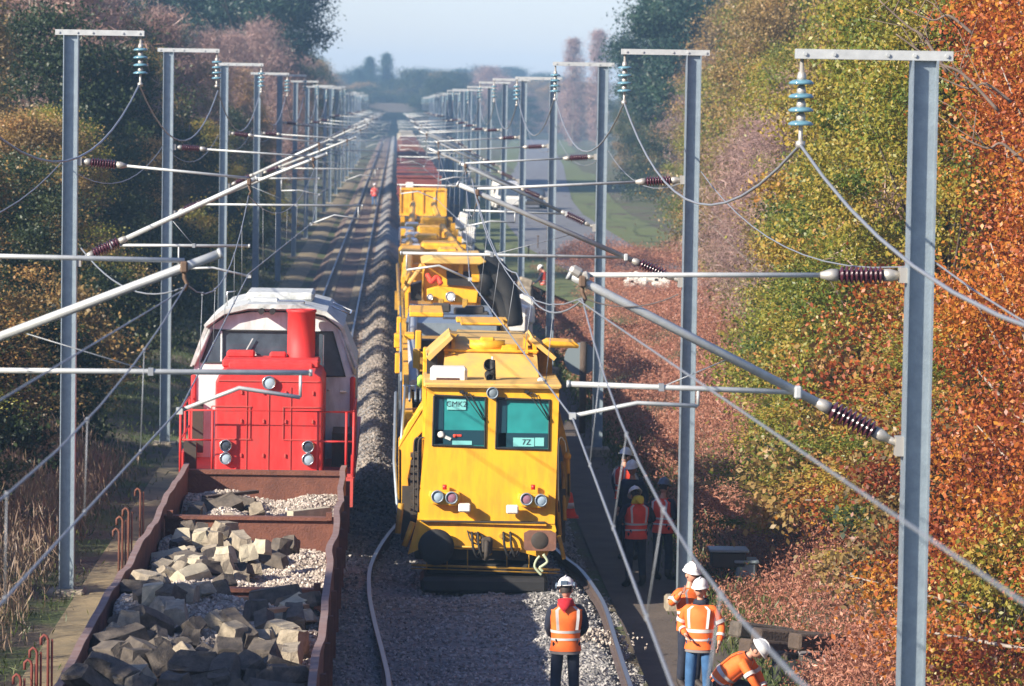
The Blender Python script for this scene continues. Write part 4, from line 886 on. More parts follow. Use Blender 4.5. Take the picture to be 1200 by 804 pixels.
for i in range(9):
    D=245+i*15.5; w=empty('hopper_wagon',(RX,D,0),('dark red hopper wagon right behind the yellow hopper box' if i==0 else '%s dark red hopper wagon behind the yellow hopper box, in the haze'%names[i]),'wagon','dark red wagons at the tail of the work train')
    mb=MB(); mb.prism([(-1.1,1.0),(-1.4,2.2),(-1.4,3.3),(1.4,3.3),(1.4,2.2),(1.1,1.0)],'y',0,13.5); mb.box((0,-.04,3.3),(2.9,.1,.12)); mb.box((0,-.04,2.2),(2.9,.1,.1)); mb.build('body',RUSTR,w)
    mb=MB(); mb.box((0,6.8,.8),(2.2,14.6,.35)); 
    for dy in(2,11):
        for s in(-1,1): mb.cyl((s*.68,dy,.45),(s*.82,dy,.45),.45,14)
    mb.build('underframe',UND,w)
    if i%2==0:
        mb=MB(); mb.box((-.6,-.3,2.6),(.5,.3,.7),bev=.05); mb.build('end_platform',WHITE,w)
    o=MB(); o.lathe((0,6.7,3.15),(0,0,1),[(1.3,0),(.9,.15),(.3,.25)],10); o.build('ballast_load',WOOD,w)
for i in range(12):  # pale ones are put in for a light dust plume at that spot
    D=392+i*18; w=empty('covered_wagon',(RX,D,0),('%s dull brown covered wagon behind the dark red hopper wagons'%names[i] if i<6 else '%s pale cream wagon shape standing in for a dust plume at the train end'%names[i-6]),'wagon','covered wagons at the far end of the train')
    mb=MB(); mb.prism([(-1.35,1.0),(-1.4,3.2),(-.9,3.8),(.9,3.8),(1.4,3.2),(1.35,1.0)],'y',0,16); mb.build('body',RUST if i<6 else CONCP,w)
# ------------------------------------------------------------------ people
def skin_mesh(name,V,E,Rr,m,parent,roots=(0,),sub=1):
    me=bpy.data.meshes.new(name); me.from_pydata([tuple(v) for v in V],E,[]); o=bpy.data.objects.new(name,me); col.objects.link(o)
    md=o.modifiers.new('skin','SKIN'); md.use_smooth_shade=True
    lay=me.skin_vertices[0].data
    for i,r in enumerate(Rr): lay[i].radius=(r,r) if not isinstance(r,tuple) else r; lay[i].use_root=(i in roots)
    s=o.modifiers.new('sub','SUBSURF'); s.levels=sub; s.render_levels=sub
    dg=bpy.context.evaluated_depsgraph_get(); nm=bpy.data.meshes.new_from_object(o.evaluated_get(dg)); bpy.data.objects.remove(o)
    nm.materials.clear(); nm.materials.append(m)
    for p in nm.polygons: p.use_smooth=True
    o=bpy.data.objects.new(name,nm); col.objects.link(o); o.parent=parent; return o
def loft(mb,rings,n=20):
    """rings: (centre, x-axis, y-axis vectors already scaled)"""
    vs=[c+ax*math.cos(2*PI*k/n)+ay*math.sin(2*PI*k/n) for c,ax,ay in rings for k in range(n)]
    fs=[(i*n+k,i*n+(k+1)%n,(i+1)*n+(k+1)%n,(i+1)*n+k) for i in range(len(rings)-1) for k in range(n)]
    mb.add(vs,fs,True)
def person(loc,rz,label,pose=None,vest=ORG,sleeves=None,trousers=NAVY,helmet=HELM,hood=None,long_coat=False,group=None,scale=1.0,headturn=0,detail=True,under=NAVY,hairc=HAIR,faceshield=None,back_panel=None):
    """local frame: faces +y; pose overrides joints"""
    J=dict(pelvis=(0,0,.96),belly=(0,.01,1.10),chest=(0,.0,1.30),neck=(0,-.01,1.50),head=(0,.02,1.66),
      shL=(-.19,-.01,1.44),elL=(-.27,-.05,1.16),wrL=(-.25,.06,.92),shR=(.19,-.01,1.44),elR=(.27,-.05,1.16),wrR=(.25,.06,.92),
      hipL=(-.10,0,.92),knL=(-.12,.03,.51),anL=(-.13,-.02,.10),toL=(-.15,.15,.045),hipR=(.10,0,.92),knR=(.12,.03,.51),anR=(.13,-.02,.10),toR=(.15,.15,.045))
    if pose: J.update(pose)
    J={k:Vector(v) for k,v in J.items()}
    t=empty('person',loc,label,'person',group,rz); t.scale=(scale,)*3
    ks=['pelvis','belly','chest','neck','shL','elL','wrL','shR','elR','wrR','hipL','knL','anL','toL','hipR','knR','anR','toR']
    V=[J[k] for k in ks]; ix={k:i for i,k in enumerate(ks)}
    E=[(a,b) for a,b in((0,1),(1,2),(2,3),(2,4),(4,5),(5,6),(2,7),(7,8),(8,9),(0,10),(10,11),(11,12),(12,13),(0,14),(14,15),(15,16),(16,17))]
    Rr=[.13,.125,.13,.055,.055,.042,.028,.055,.042,.028,.085,.058,.042,.03,.085,.058,.042,.03]
    # neck up to the skull, palms and fingers continue the same body mesh
    hd=(J['head']-J['neck']).normalized(); 
    V.append(J['neck'].lerp(J['head'],.6)); E.append((3,len(V)-1)); Rr.append(.052)
    roots=[0]
    for s,w,e in((-1,'wrL','elL'),(1,'wrR','elR')):
        d=(J[w]-J[e]).normalized(); side=d.cross(Vector((0,1,0.2))).normalized()
        fwd=side.cross(d).normalized()
        palm=J[w]+d*.055; V.append(palm); E.append((ix[w],len(V)-1)); Rr.append((.036,.02))
        if detail:
            for q,(off,l) in enumerate(((-.030,.070),(-.010,.082),(.010,.078),(.030,.060))):
                b=palm+fwd*off; m1=b+d*(.035+l*.45); m2=m1+d*l*.40+side*(.022*-s); k=len(V)
                V+= [b,m1,m2]; E+=[(k,k+1),(k+1,k+2)]; Rr+=[.009,.0085,.007]; roots.append(k)
            b=palm-d*.02+fwd*.028; k=len(V); V+=[b,b+fwd*.03+d*.025,b+fwd*.035+d*.055]; E+=[(k,k+1),(k+1,k+2)]; Rr+=[.012,.010,.008]; roots.append(k)
    body=skin_mesh('body',V,E,Rr,SKIN,t,roots)
    # head sculpted as part of the body mesh
    mb=MB(); n1,n2=18,12; H=J['head']; z=hd; f=Vector((math.sin(headturn),math.cos(headturn),0)); f=(f-z*f.dot(z)).normalized(); x=f.cross(z)
    vs=[]
    for i in range(n2+1):
        ph=PI*i/n2
        for k in range(n1):
            a=2*PI*k/n1; X_,Y_2,Z_=math.sin(ph)*math.sin(a),math.sin(ph)*math.cos(a),math.cos(ph)
            wx,wy,wz=.077,.098,.118
            if Z_<0: wx*=1+.28*Z_; wy*=1+.12*Z_
            px_,py_,pz_=X_*wx,Y_2*wy,Z_*wz
            if Y_2>.75 and -.42<Z_<.05: py_+=.020*(1-abs(X_)*3 if abs(X_)<.33 else 0)
            if Y_2>.6 and abs(Z_)<.25 and .2<abs(X_)<.6: py_-=.007
            vs.append(H+x*px_+f*py_+z*pz_)
    mb.add(vs,[(i*n1+k,i*n1+(k+1)%n1,(i+1)*n1+(k+1)%n1,(i+1)*n1+k) for i in range(n2) for k in range(n1)],True)
    for s in(-1,1): mb.lathe(H+x*s*.075-z*.01,x*s,[(.03,-.01),(.032,.004),(.02,.012)],8)
    hm=mb.build('_h',SKIN); 
    import bmesh
    bm=bmesh.new(); bm.from_mesh(body.data); bm.from_mesh(hm.data); bm.to_mesh(body.data); bm.free(); bpy.data.objects.remove(hm)
    for p in body.data.polygons: p.use_smooth=True
    mb=MB(); 
    for s in(-1,1): mb.lathe(H+x*s*.03+f*.088+z*.01,f,[(.011,0),(.009,.004),(.003,.006)],8)
    mb.box(H+f*.088-z*.055,(.04,.012,.007)); mb.build('face_features',HAIR,t)
    mb=MB(); vs=[]
    for i in range(7):
        ph=PI*.62*i/6
        for k in range(16):
            a=2*PI*k/16; front=math.cos(a)>.25
            q=min(ph,PI*.38) if front else ph
            vs.append(H+x*math.sin(q)*math.sin(a)*.083+f*(math.sin(q)*math.cos(a)*.104-.004)+z*(math.cos(q)*.124))
    mb.add(vs,[(i*16+k,i*16+(k+1)%16,(i+1)*16+(k+1)%16,(i+1)*16+k) for i in range(6) for k in range(16)],True); mb.build('hair',hairc,t)
    # helmet: shell, brim, ridge
    hz=H+z*.058; mb=MB(); vs=[]; nr=8
    for i in range(nr+1):
        ph=PI/2*i/nr
        for k in range(24):
            a=2*PI*k/24; vs.append(hz+x*math.sin(ph)*math.sin(a)*.112+f*math.sin(ph)*math.cos(a)*.138+z*(math.cos(ph)*.120))
    for ring,(sx_,sy_,dz) in enumerate(((.125,.16,-.008),(.122,.155,-.016),(.10,.13,-.008))):
        for k in range(24):
            a=2*PI*k/24; ex=.022 if math.cos(a)>.5 and ring<2 else 0
            vs.append(hz+x*math.sin(a)*sx_+f*(math.cos(a)*(sy_+ex))+z*dz)
    mb.add(vs,[(i*24+k,i*24+(k+1)%24,(i+1)*24+(k+1)%24,(i+1)*24+k) for i in range(nr+3) for k in range(24)],True)
    ho=mb.build('helmet',helmet,t)
    mb=MB(); mb.tube([hz+f*.12+z*.055,hz+f*.06+z*.112,hz+z*.126,hz-f*.06+z*.112,hz-f*.12+z*.055],.012,6); mb.build('helmet_ridge',helmet,ho)
    if faceshield:
        mb=MB()
        for s in(-1,1): mb.lathe(hz+x*s*.108-f*.02-z*.005,x*s,[(.045,0),(.045,.02),(.025,.03)],12)
        mb.box(hz-f*.142+z*.02,(.10,.03,.07),bev=.01); mb.build('ear_defender',faceshield,ho)
    # jacket and trousers
    slv=sleeves or under
    V=[J['belly'],J['chest'],J['shL'],J['elL'],J['wrL'],J['shR'],J['elR'],J['wrR']]
    for q in(4,7):
        V[q]=V[q-1].lerp(V[q],.95)
    skin_mesh('jacket',[J['pelvis']]+V,[(0,1),(1,2),(2,3),(3,4),(4,5),(2,6),(6,7),(7,8)],[.12,.125,.13,.075,.060,.045,.075,.060,.045],slv,t)
    tr=skin_mesh('trousers',[J['pelvis']]+[J[k] for k in('hipL','knL','anL','hipR','knR','anR')],[(0,1),(1,2),(2,3),(0,4),(4,5),(5,6)],[.12,.10,.080,.068,.10,.080,.068],trousers,t)
    for s in('L','R'):
        a=J['an'+s]; to=J['to'+s]; mb=MB(); mb.tube([a+Vector((0,0,.12)),a+Vector((0,0,.03)),a+(to-a)*.35+Vector((0,0,-.0)),to+Vector((0,0,.0)),to+(to-a)*.25],[.06,.062,.055,.05,.03],10); mb.build('boot',BOOT,t)
    # vest: loft along the spine
    sp=[J['pelvis']+Vector((0,0,-.10)) if J['pelvis'].z>.8 else J['pelvis'],J['pelvis'],J['belly'],J['chest'],J['chest'].lerp(J['neck'],.55),J['neck'].lerp(J['chest'],.12)]
    sh=(J['shR']-J['shL']); xa=sh.normalized()
    wid=[.20,.195,.195,.225,.235,.11]; dep=[.165,.16,.16,.165,.135,.085]
    if long_coat: wid[0]=.215
    rings=[]
    for i in range(len(sp)-1):
        for k in range(4):
            tt=k/4; c=sp[i].lerp(sp[i+1],tt); 
            rings.append((c,wid[i]+(wid[i+1]-wid[i])*tt,dep[i]+(dep[i+1]-dep[i])*tt))
    rings.append((sp[-1],wid[-1],dep[-1]))
    def frames(rg,extra=0):
        out=[]
        for i,(c,w,d) in enumerate(rg):
            tg=(rg[min(i+1,len(rg)-1)][0]-rg[max(i-1,0)][0]).normalized(); ya=tg.cross(xa).normalized(); xx=ya.cross(tg).normalized()
            out.append((c,xx*(w+extra),ya*(d+extra)))
        return out
    fr=frames(rings); mb=MB(); loft(mb,fr); vo=mb.build('vest',vest,t)
    fr2=frames(rings,.006)
    if vest not in (NAVY,GREYC):
        mb=MB(); L=len(fr2)
        for c0 in(5,8):
            a=fr2[c0]; b=fr2[c0+1]; b=tuple(a[i].lerp(b[i],.85) for i in range(3)); loft(mb,[a,b])
        n=20
        for kk in(3,7,13,17): # shoulder bands
            pts=[]
            for i in range(9,L-1):
                c,ax,ay=fr2[i]; a=2*PI*kk/n; pts.append(c+ax*math.cos(a)+ay*math.sin(a))
            w=xa*.022
            vs=[p-w for p in pts]+[p+w for p in pts]; m_=len(pts); mb.add(vs,[(i,i+1,m_+i+1,m_+i) for i in range(m_-1)],True)
        mb.build('reflective_band',REFL,vo)
    if sleeves is ORG or sleeves is ORR:
        for s in('L','R'):
            a=J['el'+s].lerp(J['wr'+s],.45); b=J['el'+s].lerp(J['wr'+s],.62); mb=MB(); mb.tube([a,b],.064,12,cap=False); a=J['sh'+s].lerp(J['el'+s],.6); b=J['sh'+s].lerp(J['el'+s],.78); mb.tube([a,b],.082,12,cap=False); mb.build('reflective_band',REFL,vo)
    if long_coat:
        mb=MB(); c=J['pelvis']; loft(mb,[(c+Vector((0,0,-.14)),xa*.205,Vector((0,.160,0))),(c+Vector((0,0,-.04)),xa*.20,Vector((0,.157,0)))]); mb.build('hem_panel',GREYC,vo)
    if hood:
        mb=MB(); nk=J['neck']; mb.lathe(nk-f*.02-z*.05,z,[(.10,-.01),(.115,.03),(.09,.09),(.07,.10)],16); mb.add([nk+x*.09-f*.10+z*.04,nk-x*.09-f*.10+z*.04,nk-f*.165-z*.16,nk-f*.12-z*.1],[(0,1,2),(0,2,3),(1,3,2)]); mb.tube([nk-f*.10+z*.02,nk-f*.145-z*.06,nk-f*.15-z*.13],[.10,.075,.02],12,squash=(1,.5)); mb.build('hood',hood,t)
    return t
def gpt(px,D,z=None):
    p=at(px,600,D); p=Vector((p.x-(0),D,0)); 
    return p
def foot(px,py,D,z):
    """ground position so that the figure's head column passes the photo x at height py"""
    p=at(px,py,D); return Vector((p.x,D,z))
G1='workers on the track bed beside the machine'
person(foot(663,740,50.3,-.12),.12,'worker in orange vest and red hood standing on ballast with back to the viewer',dict(elL=(-.235,.03,1.17),wrL=(-.16,.20,1.02),wrR=(.20,.22,1.02),elR=(.265,.0,1.16)),vest=ORG,trousers=NAVY,hood=REDC,long_coat=True,headturn=.35,under=NAVY,faceshield=HELD,group=None)
person(foot(820,740,53.0,-.46),PI-.25,'worker in orange jacket and blue jeans facing the viewer beside the second right mast',dict(elL=(-.31,-.02,1.17),wrL=(-.30,.14,.97),elR=(.29,-.08,1.18),wrR=(.16,.18,1.06),head=(0,.01,1.68)),hood=NAVY,vest=ORG,sleeves=ORG,trousers=JEAN,headturn=.1,group=G1,long_coat=True)
person(foot(808,740,54.6,-.42),PI+.5,'worker half hidden behind the one in blue jeans, only white helmet and orange arm showing',dict(elR=(.33,.0,1.24),wrR=(.28,.18,1.42)),vest=ORG,sleeves=ORG,trousers=NAVY,group=G1)
person(foot(862,780,52.0,-.46),-1.9,'worker in orange jacket bent down low beside the pile of timber',dict(pelvis=(0,-.22,.52),belly=(0,-.14,.64),chest=(0,.05,.80),neck=(0,.20,.93),head=(0,.30,1.00),shL=(-.19,.13,.86),elL=(-.24,.28,.62),wrL=(-.16,.40,.40),shR=(.19,.13,.86),elR=(.24,.30,.62),wrR=(.16,.42,.42),hipL=(-.10,-.20,.50),knL=(-.16,.18,.48),anL=(-.16,-.02,.10),toL=(-.17,.16,.045),hipR=(.10,-.20,.50),knR=(.16,.16,.30),anR=(.16,-.22,.10),toR=(.17,-.05,.045)),vest=ORG,sleeves=ORG,trousers=NAVY,group=G1)
person(foot(746,600,66.5,-.45),.3,'worker with yellow hood and orange vest, back turned, nearest of the shaded group',dict(head=(0,.07,1.60),elL=(-.33,.0,1.18),wrL=(-.22,.2,1.12),wrR=(.2,.2,1.12),elR=(.33,.0,1.18)),vest=ORR,trousers=NAVY,hood=YEL,group=G1)
person(foot(777,600,67.5,-.45),-.6,'worker in dark helmet and dark sleeves with orange vest, rightmost of the shaded group',dict(wrL=(-.1,.25,1.1),wrR=(.1,.25,1.1)),vest=ORR,trousers=NAVY,helmet=HELD,group=G1)
person(foot(741,565,70.5,-.42),PI-.5,'worker in white helmet facing the viewer just behind the one with yellow hood',dict(),vest=NAVY,trousers=NAVY,group=G1)
person(foot(732,545,73.0,-.42),-.9,'worker at the back of the group by the track, red vest half hidden by wires',dict(elR=(.3,.1,1.2),wrR=(.2,.3,1.25)),vest=ORR,trousers=NAVY,group=G1)
person(foot(637,325,158,-.38),1.2,'lone worker in white helmet and orange vest far off, right of the yellow train',dict(head=(0,.1,1.6),wrL=(-.2,.35,1.0),elL=(-.3,.1,1.15)),vest=ORR,trousers=NAVY,detail=False)
person(foot(439,225,300,-.14),.4,'distant worker in orange and blue standing on the left track',dict(wrR=(.3,.2,1.2)),vest=ORR,sleeves=ORR,trousers=JEAN,detail=False)
# cone at the machine's flank
p=onz(668,606,-.2); 
mb=MB(); 
cn=empty('traffic_cone',at(667,606,67.5),'small red and white cone standing at the right flank of the yellow machine','cone')
mb.lathe((0,0,0),(0,0,1),[(.15,0),(.10,.12),(.05,.42),(.03,.44)],16); mb.box((0,0,.01),(.32,.32,.03)); mb.build('cone_body',ORR,cn)
mb=MB(); mb.lathe((0,0,0),(0,0,1),[(.095,.16),(.078,.26)],16); mb.build('white_band',REFL,cn)
# ------------------------------------------------------------------ stack of timber, cabinets, sign disc, debris
for i,(a,b,z,r_,lb) in enumerate((((860,737),(925,745),.10,.16,'short grey timber at the top left of the pile behind the crouching worker'),((885,745),(975,752),.02,.15,'long dark timber at the top of the pile behind the crouching worker'),((872,758),(925,762),-.22,.15,'cut timber lying in front of the pile behind the crouching worker'),((912,772),(960,778),-.30,.14,'short timber at the right foot of the pile'),((930,752),(985,752),-.28,.15,'timber end half sunk in bracken right of the pile'))):
    p=at(a[0],a[1],57.0-i*.5); q=at(b[0],b[1],57.6-i*.5); mb=MB(); d=q-p
    mb.box((0,0,0),(d.length,.28,.24),rot=Matrix.Rotation(math.atan2(d.y,d.x),3,'Z')@Matrix.Rotation(-math.asin(max(-1,min(1,d.z/d.length))),3,'Y'),bev=.03); tag(mb.build('timber_baulk',WOOD if i!=0 else CONCD,loc=(p+q)/2),lb,'timber','old timbers piled on the right bank')
cb=empty('equipment_case',onz(930,803,-.46),'dark rounded equipment case on the ground at the bottom of the bracken','equipment case')
mb=MB(); mb.box((0,0,.18),(.62,.5,.36),bev=.08); mb.build('case_body',BLK,cb)
mb=MB(); mb.box((.0,-.252,.22),(.3,.02,.06),bev=.01); mb.box((.25,.0,.37),(.12,.4,.02)); mb.split('case_latch',GREYC,cb)
cb=empty('equipment_case',onz(952,800,-.40),'flat grey box with square top beside the dark rounded case','equipment case')
mb=MB(); mb.box((0,.1,.2),(.36,.4,.4),bev=.02); mb.build('case_body',CONCD,cb); mb=MB(); mb.box((0,.1,.405),(.38,.42,.03),bev=.01); mb.build('case_lid',GREYC,cb)
for px,py,w_,h_,lb in((853,654,.6,.28,'dark steel cabinet standing in shadow under the bracken bank'),(873,668,.35,.3,'small blue grey box in shadow beside the dark cabinet')):
    e=empty('trackside_cabinet',at(px,py+10,66),lb,'cabinet'); mb=MB(); mb.box((0,0,h_/2),(w_,.5,h_),bev=.03); mb.build('cabinet_body',GREYS if w_<.5 else UND,e)
    mb=MB(); mb.box((0,0,h_+.02),(w_+.08,.58,.05),bev=.01); mb.build('cabinet_lid',GREYS,e)
p=at(683,450,98); sg=empty('round_sign',(p.x,98,gz(p.x,98)),'grey round sign back on a wooden post between the right-hand masts','sign')
h=at(683,421,98).z-sg.location.z
mb=MB(); mb.cyl((0,0,0),(0,0,h+.45),.09,10); mb.build('post',WOOD,sg); mb=MB(); mb.cyl((-.06,.1,h),(-.06,.14,h),.42,32); mb.build('disc',GREYS,sg)
mb=MB()
for i,(px,py) in enumerate(((742,327),(752,330),(764,326),(775,331),(738,332))):
    p=at(px,py,150); e=MB(); e.box((0,0,0),(rnd.uniform(.35,.8),.4,rnd.uniform(.25,.5)),rot=Matrix.Rotation(rnd.uniform(-.3,.3),3,'Y'),bev=.08); e.box((.2,0,.15),(.4,.3,.2),rot=Matrix.Rotation(.5,3,'Y'),bev=.06)
    tag(e.build('white_sack',WHITE,loc=p),'white sack lying in a row at the top of the bracken bank by the road','sack','white sacks by the road')
for i,(px,py,D) in enumerate(((571,310,170),(580,318,160),(613,368,120),(604,378,118),(541,262,205),(549,278,190),(612,345,135))):
    p=at(px,py,D); e=MB(); e.box((0,0,0),(.7,1.0,.6),bev=.08); e.box((.1,0,.4),(.5,.8,.35),rot=Matrix.Rotation(.3,3,'Y'),bev=.06)
    if p.z>.2: e.tube([(0,0,-.2),(0,0,-(p.z+.5))],.3,8)
    tag(e.build('bulk_bag',WHITE if i<6 else CONC,loc=p),'pale bag of material standing in the strip right of the yellow train','bag','pale bags right of the train')
for i in range(7):
    p=at(575+i*11,372-i*13,128+i*14); e=MB(); e.cyl((0,0,-1.0 if i%2 else -.4),(0,0,p.z*0+.9),.035,6); e.box((0,0,.9),(.10,.10,.12),bev=.02)
    tag(e.build('marker_post',WOOD,loc=(p.x,p.y,.3)),'thin wooden marker post right of the train','post','marker posts right of the train')
# ------------------------------------------------------------------ vehicles on the road
def vehicle(px,py,D,kind,label,m,rz=.06,z0=.60):
    p=at(px,py,D); t=empty('parked_van' if kind=='van' else 'parked_car',(p.x,D,z0),label,kind,None,rz)
    if kind=='van': sec=[(0,.35),(0,1.0),(.12,1.15),(.35,1.95),(.7,2.1),(4.6,2.1),(4.75,1.9),(4.75,.4)]; W=.97
    else: sec=[(0,.3),(0,.75),(.15,.85),(1.05,.95),(1.75,1.42),(3.2,1.42),(3.9,.98),(4.2,.9),(4.25,.35)]; W=.88
    # body lofted: narrower roof
    mb=MB(); n=len(sec); vs=[]
    for s in(-1,1):
        for y,z in sec: vs.append((s*W*(1-.16*max(0,z-1.0)),y,z))
    mb.add(vs,[tuple(range(n)),tuple(range(n,2*n))[::-1]]+[(i,i+n,(i+1)%n+n,(i+1)%n) for i in range(n)]); b=mb.build('body',m,t,bevel=.05)
    mb=MB()
    if kind=='van': mb.add([(-.80,.10,1.18),(.80,.10,1.18),(.72,.31,1.88),(-.72,.31,1.88)],[(0,1,2,3)]); 
    else: mb.add([(-.74,1.08,.99),(.74,1.08,.99),(.66,1.68,1.38),(-.66,1.68,1.38)],[(0,1,2,3)])
    g=mb.build('windscreen',DGLS,t); g.location.y=-.03; g.location.z=.02
    mb=MB()
    for s in(-1,1):
        if kind=='van': mb.box((s*.90,1.2,1.5),(.04,1.2,.5))
        else: mb.box((s*.82,2.3,1.18),(.04,1.5,.3))
    mb.split('side_window',DGLS,t)
    for y in(.85,3.6):
        for s in(-1,1):
            w=MB(); w.cyl((s*(W-.2),y,.33),(s*(W+.02),y,.33),.33,20); wo=w.build('wheel',BLK,t); w=MB(); w.cyl((s*(W+.02),y,.33),(s*(W+.035),y,.33),.19,14); w.build('rim',CHR,wo)
    for s in(-1,1):
        lamp(s*.68,-.0,.85 if kind=='van' else .66,t,LENS,.1)
    mb=MB(); mb.box((0,-.03,.45),(W*1.8,.12,.25),bev=.04); mb.build('bumper',UND,t)
vehicle(597,230,262,'van','white van parked on the grey road right of the train',WHITE)
vehicle(627,236,272,'car','dark blue car parked behind the white van on the road',NAVY)
# ------------------------------------------------------------------ distant overbridge
mb=MB(); br=empty('road_bridge',(-.6,900,0),'small dark bridge across the tracks at the far end of the line','bridge')
mb.box((0,0,6.6),(22,8,1.2)); mb.build('deck',CONCD,br)
for s in(-1,1):
    mb=MB(); mb.box((s*8,0,3.0),(4,7.6,6.4)); mb.build('abutment',CONCD,br)
    mb=MB(); mb.box((0,s*3.9,7.6),(22,.3,1.0)); mb.build('parapet',CONCD,br)
# ------------------------------------------------------------------ foliage
def leafmesh(name,C,size,tone,m,rg,aspect=.6,flat=0,up=0):
    n=len(C); a=rg.normal(size=(n,3)); 
    if up: a=a*(1-up)+np.array([0,0,1.0])*up
    a/=np.linalg.norm(a,axis=1)[:,None]; b=rg.normal(size=(n,3)); b-=a*(a*b).sum(1)[:,None]; b/=np.linalg.norm(b,axis=1)[:,None]
    s=(size*rg.uniform(.6,1.3,n))[:,None]; a=a*s; b=b*s*aspect
    V=np.stack([C-a,C-b*1.0+a*.1,C+a,C+b+a*.1],1).reshape(-1,3)
    me=bpy.data.meshes.new(name); me.vertices.add(4*n); me.vertices.foreach_set('co',V.ravel().astype(np.float32))
    me.loops.add(4*n); me.loops.foreach_set('vertex_index',np.arange(4*n,dtype=np.int32)); me.polygons.add(n)
    me.polygons.foreach_set('loop_start',np.arange(0,4*n,4,dtype=np.int32)); me.polygons.foreach_set('loop_total',np.full(n,4,dtype=np.int32))
    me.update(); at_=me.attributes.new('tone','FLOAT','POINT'); at_.data.foreach_set('value',np.repeat(np.clip(tone,0,1),4).astype(np.float32)); me.materials.append(m); me.validate(); return me
def make_tree(seed,kind,H,Rad,base,nc,nl,leaf,m,bark,sig=.42,aspect=.6,prof=None,lean=0):
    rg=np.random.default_rng(seed); r=random.Random(seed)
    prof=prof or (lambda t:math.sin(PI*min(1,max(0,.12+.88*t))**.8)**.7)
    cs=[]
    while len(cs)<nc:
        t=r.random()**.85; a=r.uniform(0,2*PI); 
        lobe=1+.22*math.sin(a*3+t*7+seed)+.16*math.sin(a*5-t*11)
        q=Rad*prof(t)*lobe*(r.random()**.42)
        z=base+(H-base)*t
        cs.append((q*math.cos(a)+lean*t,q*math.sin(a),z+.15*r.gauss(0,1)))
    cs=np.array(cs); tn=rg.uniform(.12,.88,nc)
    idx=rg.integers(0,nc,nl); sc_=sig*rg.uniform(.6,1.4,nc)
    off=rg.normal(size=(nl,3))*sc_[idx][:,None]*np.array([1,1,.62])
    C=cs[idx]+off; tone=tn[idx]*.72+.28*rg.random(nl)
    fm=leafmesh('crown',C,leaf,tone,m,rg,aspect)
    mb=MB(); n=9; tr=.035*H**.9*.55
    tp=[(lean*k/n*.8+.12*math.sin(k*1.3+seed)*(k/n),.12*math.sin(k*1.7+seed*2)*(k/n),-.3+H*.93*k/n) for k in range(n+1)]
    mb.tube(tp,[tr*(1-.9*k/n)+.012 for k in range(n+1)],8)
    for i in range(min(nc,34)):
        c=cs[r.randrange(nc)]; k=max(1,min(n-1,int((c[2]*.72)/H*n))); p=Vector(tp[k]); c=Vector(c); mid=p.lerp(c,.5)+Vector((0,0,-.15*r.random()))
        mb.tube([p,mid,c,c+(c-mid)*.25],[tr*.36,tr*.2,.018,.008],5)
    tm=mb.build('trunk',bark); tme=tm.data; bpy.data.objects.remove(tm)
    return fm,tme,H
spec={}
bushp=lambda t:(1-t**2.2)**.6*.9+.12
spec['beech']=[make_tree(s,'beech',11.5,3.4,.3,170,85000,.042,LEAF_O,BARKP,.38,prof=lambda t:(1-t**2)**.6*(.7+.3*math.sin(t*9))) for s in(1,2)]
spec['oak']=[make_tree(s,'oak',9.5,3.0,.2,170,85000,.044,LEAF_Y,BARK,.36,prof=bushp) for s in(3,4)]
spec['brown oak']=[make_tree(s,'brown',11,3.2,.5,160,60000,.056,LEAF_B,BARK,.42,prof=bushp) for s in(5,6)]
spec['green']=[make_tree(s,'green',8.5,2.9,.2,150,55000,.058,LEAF_G,BARK,.40,prof=bushp) for s in(7,8)]
spec['pine']=[make_tree(s,'pine',20,5.2,7,95,80000,.15,LEAF_P,BARK,.72,.35,prof=lambda t:.35+.65*math.sin(PI*t**.8)) for s in(9,10)]
spec['fir']=[make_tree(11,'fir',17,3.2,1,200,26000,.16,LEAF_P,BARK,.45,.3,prof=lambda t:1.02-t)]
spec['birch']=[make_tree(s,'birch',12,2.8,1.5,220,30000,.20,LEAF_T,BARKP,.55,.06) for s in(12,13)]
spec['bush']=[make_tree(s,'bush',3.0,1.7,.05,90,13000,.055,LEAF_Y,BARK,.28,prof=bushp) for s in(14,)]+[make_tree(15,'bush',2.8,1.7,.05,90,11000,.06,LEAF_B,BARK,.3,prof=bushp)]
spec['dark bush']=[make_tree(16,'bush',3.2,1.9,.05,90,12000,.07,LEAF_G,BARK,.3,prof=bushp)]
spec['poplar']=[make_tree(17,'poplar',26,2.4,1,200,24000,.35,LEAF_T,BARKP,.8,.10,prof=lambda t:math.sin(PI*(.15+.8*t))**.6)]
kindtxt={'beech':'orange leaved beech tree','oak':'yellow green oak tree','brown oak':'brown leaved autumn oak','green':'dark green bushy tree','pine':'tall dark green pine tree','fir':'dark pointed fir tree','birch':'bare pinkish twiggy birch tree','bush':'autumn coloured bush','dark bush':'dark green bush','poplar':'tall bare poplar tree'}
kname={'beech':'beech_tree','oak':'oak_tree','brown oak':'brown_oak_tree','green':'evergreen_tree','pine':'pine_tree','fir':'fir_tree','birch':'birch_tree','bush':'autumn_bush','dark bush':'evergreen_bush','poplar':'poplar_tree'}
trees=[]
def tree(kind,x,y,h,wscale=1.0,z=None):
    if x<0 and 120<y<270 and kind!='birch': h=min(h,2.0+(abs(x)+.5)*.63)
    trees.append((kind,x,y,h,wscale,z))
T=tree
